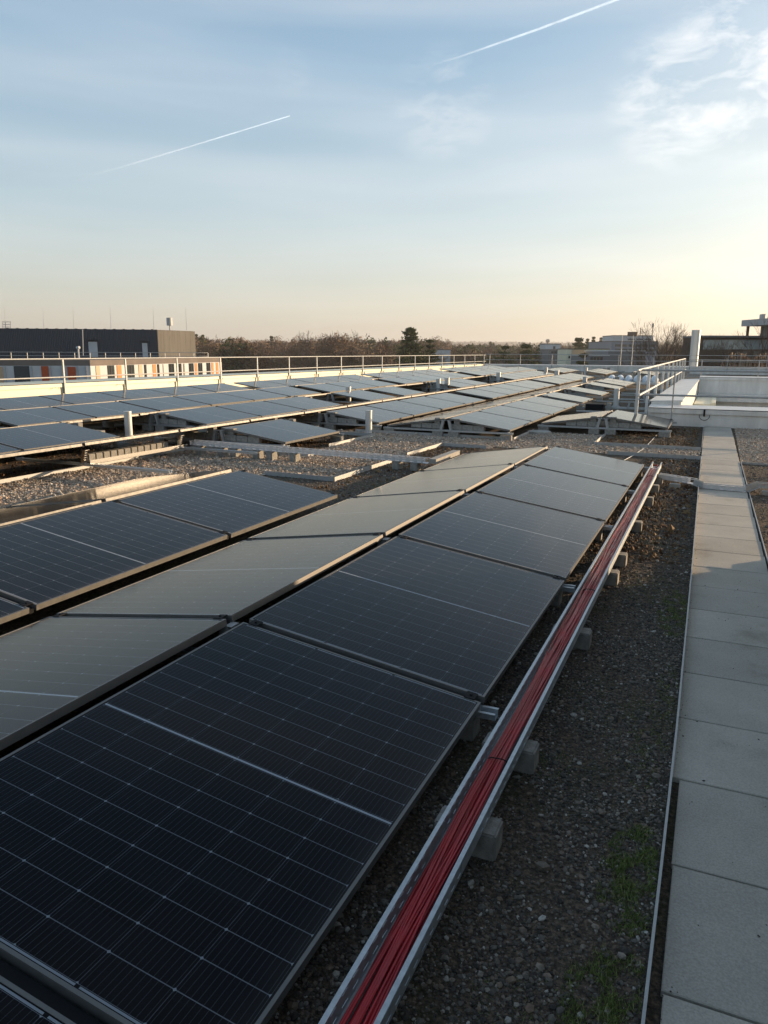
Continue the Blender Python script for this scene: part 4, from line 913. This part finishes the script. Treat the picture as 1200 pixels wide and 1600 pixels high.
# silver flue
def flue():
    a = at_d(1083, 572, 64); t = empty('flue', (float(a[0]), float(a[1]), -2), 'tall silver flue stack rising beyond the roof railing', 'chimney')
    zt = float(at_d(1083, 516, 64)[2]); k = MB(); k.tube([(0, 0, 0), (0, 0, zt+2)], .36, 28); k.build('pipe', M_gal, t)
    for i in range(3):
        k = MB(); k.tube([(0, 0, i*1.6+1.2), (0, 0, i*1.6+1.26)], .372, 28); k.build('joint_band', M_gal, t)
    k = MB(); k.box(-3, 3, -2, 6, -13, -.05); k.build('plinth', M_greyf, t)
flue()
M_slabg = pmat('light_grey_slab', (0.42, 0.42, 0.43), .7, noise=.1, nscale=.3); M_wallg = pmat('mid_grey_wall', (0.22, 0.21, 0.20), .8, noise=.15, nscale=.4)
def right_buildings():
    root, Mw = box_building('glazed_building', 1098, 1330, 527.5, 105, 7, 'long building with a sky-tinted glass band and brown lower wall, at right', M_brown, [], M_greyf, .0)
    inv = Matrix.Translation(-Vector(root.location)); M = inv @ Mw
    us = np.linspace(1099, 1330, 26)
    for u0, u1 in zip(us[:-1], us[1:]):
        s0, z1 = hit(Mw, u0+.25, 531); s1, z0 = hit(Mw, u1-.1, 546); w = MB(); w.box(s0, s1, -.08, -.004, z0, z1, M); w.build('window', M_glassb, root)
    s0, z1 = hit(Mw, 1096, 527.6); s1, z0 = hit(Mw, 1330, 530.4); w = MB(); w.box(s0, s1, -.5, -.09, z0, z1, M); w.build('fascia', M_black, root)
    for u0 in (1148, 1160, 1178, 1196):
        s0, z1 = hit(Mw, u0, 549); s1, z0 = hit(Mw, u0+7, 557); w = MB(); w.box(s0, s1, -.03, -.004, z0, z1, M); w.build('pale_panel', M_bconc, root)
    # upper block with floating roof slab
    A = v3(at_d(1158, 510, 112)); B = v3(at_d(1290, 500, 92)); root = empty('slab_roof_building', (A.x, A.y, -14), 'grey building with a thick overhanging roof slab and dark recess, at the right edge', 'building')
    inv = Matrix.Translation(-Vector(root.location)); Mw, Ln = wall_frame(A, B); M = inv @ Mw
    zs = A.z; z1 = float(at_d(1158, 500.5, 112)[2]); w = MB(); w.box(0, Ln, 0, 14, zs, z1, M); w.build('roof_slab', M_slabg, root)
    zb = float(at_d(1165, 528, 112)[2]); 
    s0, _ = hit(Mw, 1166, 515); s1, _ = hit(Mw, 1181, 515); w = MB(); w.box(s0, Ln, 2.2, 13, -14, zs-.002, M); w.build('wall', M_wallg, root)
    for ua, ub, mt in ((1182, 1187.5, M_bwhite), (1192, 1204, M_greyf)):
        s0, _ = hit(Mw, ua, 515); s1, _ = hit(Mw, ub, 515); w = MB(); w.box(s0+.5, s1+.5, 2.0, 2.19, zb-.5, zs-.1, M); w.build('window', mt, root)
    w = MB(); w.box(.5, .8, .6, .9, zb-2, zs-.002, M); w.build('column', M_brown, root)
    w = MB(); s0, _ = hit(Mw, 1196, 500); w.box(s0, s0+8, .3, 6, z1, hit(Mw, 1197, 467)[1], M); w.build('plant_tower', M_wallg, root)
    w = MB(); s0, _ = hit(Mw, 1174, 496); 
    for q in range(4): w.box(s0+q*.28, s0+q*.28+.2, 1.2, 1.5, z1+.1, z1+.75, M)
    w.box(s0-.05, s0+1.2, 1.3, 1.36, z1, z1+.1, M); w.build('roof_frame', M_bwhite, root)
right_buildings()

# ------------------------------------------------------------------ trees
def leaf_quads(C, size, n_each=1, aspect=1.0):
    n = len(C); a = rng.normal(size=(n, 3)); a /= np.linalg.norm(a, axis=1, keepdims=True); b = rng.normal(size=(n, 3)); b -= a*(a*b).sum(1, keepdims=True); b /= np.linalg.norm(b, axis=1, keepdims=True)
    s = size*rng.uniform(.6, 1.4, (n, 1)); a = a*s; b = b*s*aspect
    V = np.stack([C-a-b, C+a-b*.6, C+a*.8+b, C-a*.7+b*1.1], 1).reshape(-1, 3); Q = np.arange(4*n).reshape(-1, 4); return V, Q
def veg_material(name, stops):
    mt = stone_material(name, stops); t = mt.node_tree; b = t.nodes['Principled BSDF']; b.inputs['Roughness'].default_value = .9; b.inputs['Specular IOR Level'].default_value = .08; return mt
M_bare = veg_material('bare_twigs', [(0, (0.13, 0.085, 0.055)), (0.5, (0.24, 0.155, 0.10)), (1, (0.34, 0.24, 0.16))])
M_ever = veg_material('evergreen_needles', [(0, (0.05, 0.055, 0.025)), (0.5, (0.095, 0.10, 0.042)), (1, (0.15, 0.15, 0.06))])
M_bark = pmat('bark', (0.075, 0.055, 0.042), .9, noise=.4, nscale=3)
def crown_points(cx, cy, cz, rx, rz, n):
    nl = 9; lob = rng.normal(size=(nl, 3)); lob /= np.linalg.norm(lob, axis=1, keepdims=True); lob = lob*np.array([rx*.62, rx*.62, rz*.6]); i = rng.integers(0, nl, n)
    q = rng.normal(size=(n, 3)); q /= np.linalg.norm(q, axis=1, keepdims=True); q *= (rng.random((n, 1))**.4)*np.array([rx*.5, rx*.5, rz*.5])
    return lob[i] + q + np.array([cx, cy, cz])
def ground_z(x, y):
    d = math.hypot(x, y); return -14 + min(1, max(0, (d-900)/3500))**1.5*(62 + 9*math.sin(x/700+1.3) + 7*math.sin(y/900+x/1500) + 4*math.sin(x/260))
def wood():
    VB, QB, TB, nb = [], [], [], 0; VE, QE, TE, ne = [], [], [], 0
    for _ in range(1500):
        u = rnd.uniform(225, 1240); dmin = 205 if u < 620 else (240 if u < 850 else 300)
        d = dmin + (rnd.random()**1.6)*700; p_ = at_d(u, 550, d); x, y = float(p_[0]), float(p_[1]); gz = ground_z(x, y)
        # skyline height by direction
        und = 1.1*math.sin(u/31.0+d/60)+.8*math.sin(u/11.0+d/37)
        if u < 700: top = und*.8 + 4.3 + (d-200)*.0140 + rnd.uniform(-3.0, 1.0)
        else: top = und*.6 + 2.9 + (d-240)*.0125 + rnd.uniform(-3.2, .8)
        ever = rnd.random() < (.05 if u < 560 else .30); rx = rnd.uniform(3.2, 6.2); rz = rnd.uniform(5.0, 7.0); n = 760 if d < 330 else (420 if d < 480 else 200)
        if ever and rnd.random() < .35: rx *= .5; rz *= 1.2; top += rnd.uniform(0, 1.6)
        C = crown_points(x, y, top-rz*.9, rx, rz, n)
        if ever: V, Q = leaf_quads(C, .26 if d < 420 else .55); VE.append(V); QE.append(Q+ne); ne += len(V); TE.append(np.repeat(np.clip(rnd.random()*.5+rng.random(n)*.6, 0, 1), 4))
        else:
            V, Q = leaf_quads(C, .46 if d < 420 else .8, aspect=.15); VB.append(V); QB.append(Q+nb); nb += len(V); TB.append(np.repeat(np.clip(rnd.random()*.85-.1+rng.random(n)*.35, 0, 1), 4))
    for nm, V, Q, T, mt, lb in (('woodland', VB, QB, TB, M_bare, 'bare brown winter woodland along the whole skyline'), ('evergreen_woodland', VE, QE, TE, M_ever, 'dark evergreens mixed into the skyline woodland')):
        o = bpy.data.objects.new(nm, fast_mesh(nm, np.concatenate(V), np.concatenate(Q), mt, np.concatenate(T))); COL.objects.link(o); tag(o, lb, 'woodland', kind='stuff')
wood()
def far_hills():
    n = 5200; V, Q, T = [], [], []; us = rng.uniform(150, 1300, n); ds = rng.uniform(1400, 4200, n); P_ = np.array([at_d(u, 540, d) for u, d in zip(us, ds)]); 
    for q in P_: q[2] = ground_z(q[0], q[1]) + rng.uniform(3, 13)
    V, Q = leaf_quads(np.repeat(P_, 6, 0) + rng.normal(size=(n*6, 3))*np.array([14, 14, 2.5]), 7, aspect=.45)
    o = bpy.data.objects.new('distant_forest', fast_mesh('distant_forest', V, Q, M_bare, np.repeat(rng.random(n*6), 4))); COL.objects.link(o); tag(o, 'hazy distant forest on the low hills', 'forest', kind='stuff')
far_hills()
def pine(u, vtop, d, hw, label, layers=15, dens=80, cone=False, group=None, sz=.34):
    b = v3(at_d(u, 550, d)); zt = float(at_d(u, vtop, d)[2]); h = zt-(-14); root = empty('pine_tree', (b.x, b.y, -14), label, 'pine tree', group)
    mb = MB(); mb.tube([(0, 0, 0), (.2, .1, h*.5), (0, 0, h*.97)], [.35, .22, .04], 8)
    Cs = []
    for i in range(layers):
        f = i/(layers-1); z = h*(.38+.6*f); R = hw*(1-f)**.75*(1 if f > .12 else .85)+.25; nbr = int(6-2*f)+1
        if cone: z = h*(.15+.84*f); R = hw*(1-f)+.15
        for k in range(nbr):
            a = rnd.uniform(0, 6.283); L_ = R*rnd.uniform(.55, 1.12); tip = Vector((math.cos(a)*L_, math.sin(a)*L_, z+L_*.12*rnd.uniform(-1, 2.2)))
            mb.tube([(0, 0, z-.3), tuple(tip*.5+Vector((0, 0, z*.5-.1))), tuple(tip)], [.07, .04, .015], 4)
            for s in np.linspace(.1 if cone else .45, 1, 6):
                c = Vector((0, 0, z-.3)).lerp(tip, s); m_ = int(dens/6); Cs.append(rng.normal(size=(m_, 3))*np.array([.36, .36, .13])*(.6+.5*s)*(hw/4.5) + np.array(c[:]))
    mb.build('trunk', M_bark, root)
    C = np.concatenate(Cs); V, Q = leaf_quads(C, sz, aspect=.45); me = fast_mesh('crown', V, Q, M_ever, np.repeat(np.clip(rng.random(len(C))*.7+.15, 0, 1), 4)); child('crown', me, root)
pine(641, 512, 150, 4.9, 'tall pine standing above the woods behind the left railing', 16, 150, sz=.2)
pine(672, 530, 160, 3.4, 'shorter spreading pine right of the tall one', 11, 150, sz=.2)
pine(822, 538, 150, 4.0, 'olive green pine behind the far railing', 9, 150, sz=.22)
pine(790, 540, 158, 3.4, 'dull green pine left of the olive green one', 9, 130, sz=.22)
pine(903, 529, 240, 4.5, 'dark pine behind the low pale roof building', 9, 110, sz=.5)
pine(912, 552, 130, 2.4, 'small dark pine in front of the cream house', 8, 100, sz=.25)
for i, (u, v) in enumerate(((308, 523), (318, 524), (425, 526), (917, 530), (926, 527), (938, 528), (948, 529))):
    pine(u, v, 330, 2.6, f'slim spruce tip on the skyline, {ORD[i]} from the left', 16, 60, sz=.4, cone=True, group='slim spruces on the skyline')
def bare_tree(u, vtop, d, spread, label, mat=None, lev=6, gz=-14, seed=1, thick=1.0):
    R = random.Random(seed); b = v3(at_d(u, 550, d)); zt = float(at_d(u, vtop, d)[2]); h = zt-gz; root = empty('bare_tree', (b.x, b.y, gz), label, 'bare tree')
    tr = MB(); tw = MB()
    def grow(p_, d_, L_, r_, lv):
        q_ = p_ + d_*L_; mid_ = p_.lerp(q_, .5)+Vector((R.gauss(0, .04), R.gauss(0, .04), 0))*L_
        (tr if lv < 2 else tw).tube([p_, mid_, q_], [r_, r_*.85, r_*.66], 5 if lv < 2 else 3, caps=False)
        if lv >= lev: return
        for k in range(3 if lv < 5 else 2):
            ax = Vector((R.gauss(0, 1), R.gauss(0, 1), R.gauss(0, .35))).normalized(); nd = (d_ + ax*spread*R.uniform(.5, 1.0)+Vector((0, 0, .12))).normalized(); grow(q_, nd, L_*R.uniform(.62, .86), max(r_*.6, .012*thick), lv+1)
    s = h/ (3.6); grow(Vector((0, 0, 0)), Vector((0, 0, 1)), s*1.05, .22*thick*(h/18), 0)
    tr.build('trunk', M_bark, root); tw.build('crown', mat or M_bark, root)
bare_tree(546, 519, 230, .55, 'broad bare tree crown rising above the woods at centre', seed=4, thick=2.2)
bare_tree(478, 524, 240, .55, 'smaller bare tree crown left of the broad one on the skyline', seed=9, thick=2.2)
bare_tree(1052, 512, 125, .6, 'bare tree left of the silver flue', seed=21, thick=1.3, lev=7)
bare_tree(1030, 522, 118, .6, 'low bare tree before the office block', seed=5, thick=1.3)
bare_tree(1108, 517, 98, .6, 'bare tree in front of the glazed building', seed=33, thick=1.1, lev=7)
bare_tree(1140, 538, 92, .6, 'small bare tree before the glass band', seed=14, thick=1.1)
bare_tree(1180, 536, 95, .6, 'bare tree at the right edge before the glass band', seed=17, thick=1.1)
# reedy bush behind far parapet
def bush(u0, u1, vtop, y0, label):
    V, Q, T = [], [], []
    x0 = float(at_y(u0, 560, y0)[0]); x1 = float(at_y(u1, 560, y0)[0])
    for _ in range(420):
        x = rnd.uniform(x0, x1); y = y0 + rnd.uniform(-.5, .6); hgt = rnd.uniform(.35, 1.15)*(.5+.5*math.sin((x-x0)/(x1-x0)*3.1)); lx = rnd.gauss(0, .12); w = .03; b = len(V)
        V += [(x-w, y, .5), (x+w, y, .5), (x+lx+w*.3, y+rnd.gauss(0, .1), .5+hgt), (x+lx-w*.3, y, .5+hgt)]; Q.append([b, b+1, b+2, b+3]); T += [rnd.random()]*4
    o = bpy.data.objects.new('ornamental_grass', fast_mesh('ornamental_grass', np.array(V), np.array(Q), M_dryg, np.array(T))); COL.objects.link(o); tag(o, label, 'grass clump')
M_dryg = veg_material('dry_stalks', [(0, (0.16, 0.09, 0.06)), (0.5, (0.36, 0.24, 0.16)), (1, (0.5, 0.40, 0.30))])
bush(1130, 1174, 560, 51.5, 'pinkish dry stalks behind the far parapet at right')
bush(1172, 1230, 560, 51.8, 'reddish dry stalks behind the far parapet at the right edge')

# ------------------------------------------------------------------ contrails: real plumes of ice cloud high up
def contrail(pts, w, label, fade, seed=1):
    D = 9000.0; V = [] ; n = 12; pc = [v3(at_d(u, v, D)) for u, v in pts]; R = random.Random(seed)
    K = 90; cs = []
    for i in range(K+1):
        f = i/K*(len(pc)-1); k = min(int(f), len(pc)-2); cs.append(pc[k].lerp(pc[k+1], f-k))
    wd = [w[0]+(w[1]-w[0])*i/K for i in range(K+1)]
    mb = MB(); mb.tube([c-cs[0] for c in cs], [x_*R.uniform(.95, 1.06) for x_ in wd], 12, caps=False)
    mt = bpy.data.materials.new('ice_plume'); mt.use_nodes = True; t = mt.node_tree; t.nodes.clear()
    tr = N(t, 'ShaderNodeBsdfTransparent'); df = N(t, 'ShaderNodeBsdfTranslucent', inp={'Color': (.72, .86, 1, 1)}); d2 = N(t, 'ShaderNodeBsdfDiffuse', inp={'Color': (.72, .86, 1, 1)}); ad = N(t, 'ShaderNodeAddShader'); t.links.new(df.outputs[0], ad.inputs[0]); t.links.new(d2.outputs[0], ad.inputs[1])
    tcn = N(t, 'ShaderNodeTexCoord'); nz = N(t, 'ShaderNodeTexNoise', inp={'Scale': .004, 'Detail': 4.0}); t.links.new(tcn.outputs['Object'], nz.inputs['Vector'])
    sp = N(t, 'ShaderNodeVectorMath', operation='LENGTH'); t.links.new(tcn.outputs['Object'], sp.inputs[0])
    ln = (cs[-1]-cs[0]).length; mr = N(t, 'ShaderNodeMapRange', inp={1: 0.0, 2: ln*fade[0], 3: 0.0, 4: 1.0}, interpolation_type='SMOOTHSTEP'); t.links.new(sp.outputs['Value'], mr.inputs[0])
    lw = N(t, 'ShaderNodeLayerWeight', inp={0: .5}); fc = math_n(t, 'POWER', math_n(t, 'SUBTRACT', 1.0, lw.outputs['Facing']), 1.2)
    al = math_n(t, 'MULTIPLY', math_n(t, 'MULTIPLY', mr.outputs[0], fc), ramp(t, nz.outputs[0], [(.35, .6), (.6, 1.0)])); al = math_n(t, 'MULTIPLY', al, fade[1])
    mx = N(t, 'ShaderNodeMixShader'); t.links.new(al, mx.inputs[0]); t.links.new(tr.outputs[0], mx.inputs[1]); t.links.new(ad.outputs[0], mx.inputs[2])
    out = N(t, 'ShaderNodeOutputMaterial'); t.links.new(mx.outputs[0], out.inputs[0])
    o = mb.build('contrail', mt, loc=cs[0], smooth=True); tag(o, label, 'contrail', 'aircraft contrails in the sky')
contrail([(640, 112), (720, 88), (840, 46), (965, -1), (1020, -26)], (12, 20), 'contrail entering at the top right of the sky', (.5, .38), 2)
contrail([(90, 285), (180, 264), (300, 228), (453, 181)], (18, 7), 'shorter contrail over the left half of the sky', (1.0, .42), 5)

# ------------------------------------------------------------------ thin evening haze
def haze():
    mb = MB(); mb.box(-9500, 9500, -2600, 12500, -15.2, 96)
    mt = bpy.data.materials.new('evening_haze'); mt.use_nodes = True; t = mt.node_tree; t.nodes.clear()
    pv = N(t, 'ShaderNodeVolumePrincipled', inp={'Color': (.84, .86, .88, 1), 'Density': 0.00024, 'Anisotropy': 0.3}); out = N(t, 'ShaderNodeOutputMaterial'); t.links.new(pv.outputs[0], out.inputs['Volume'])
    mb.build('haze', mt, kind='stuff')['label'] = 'thin pale evening haze over the whole view'
haze()
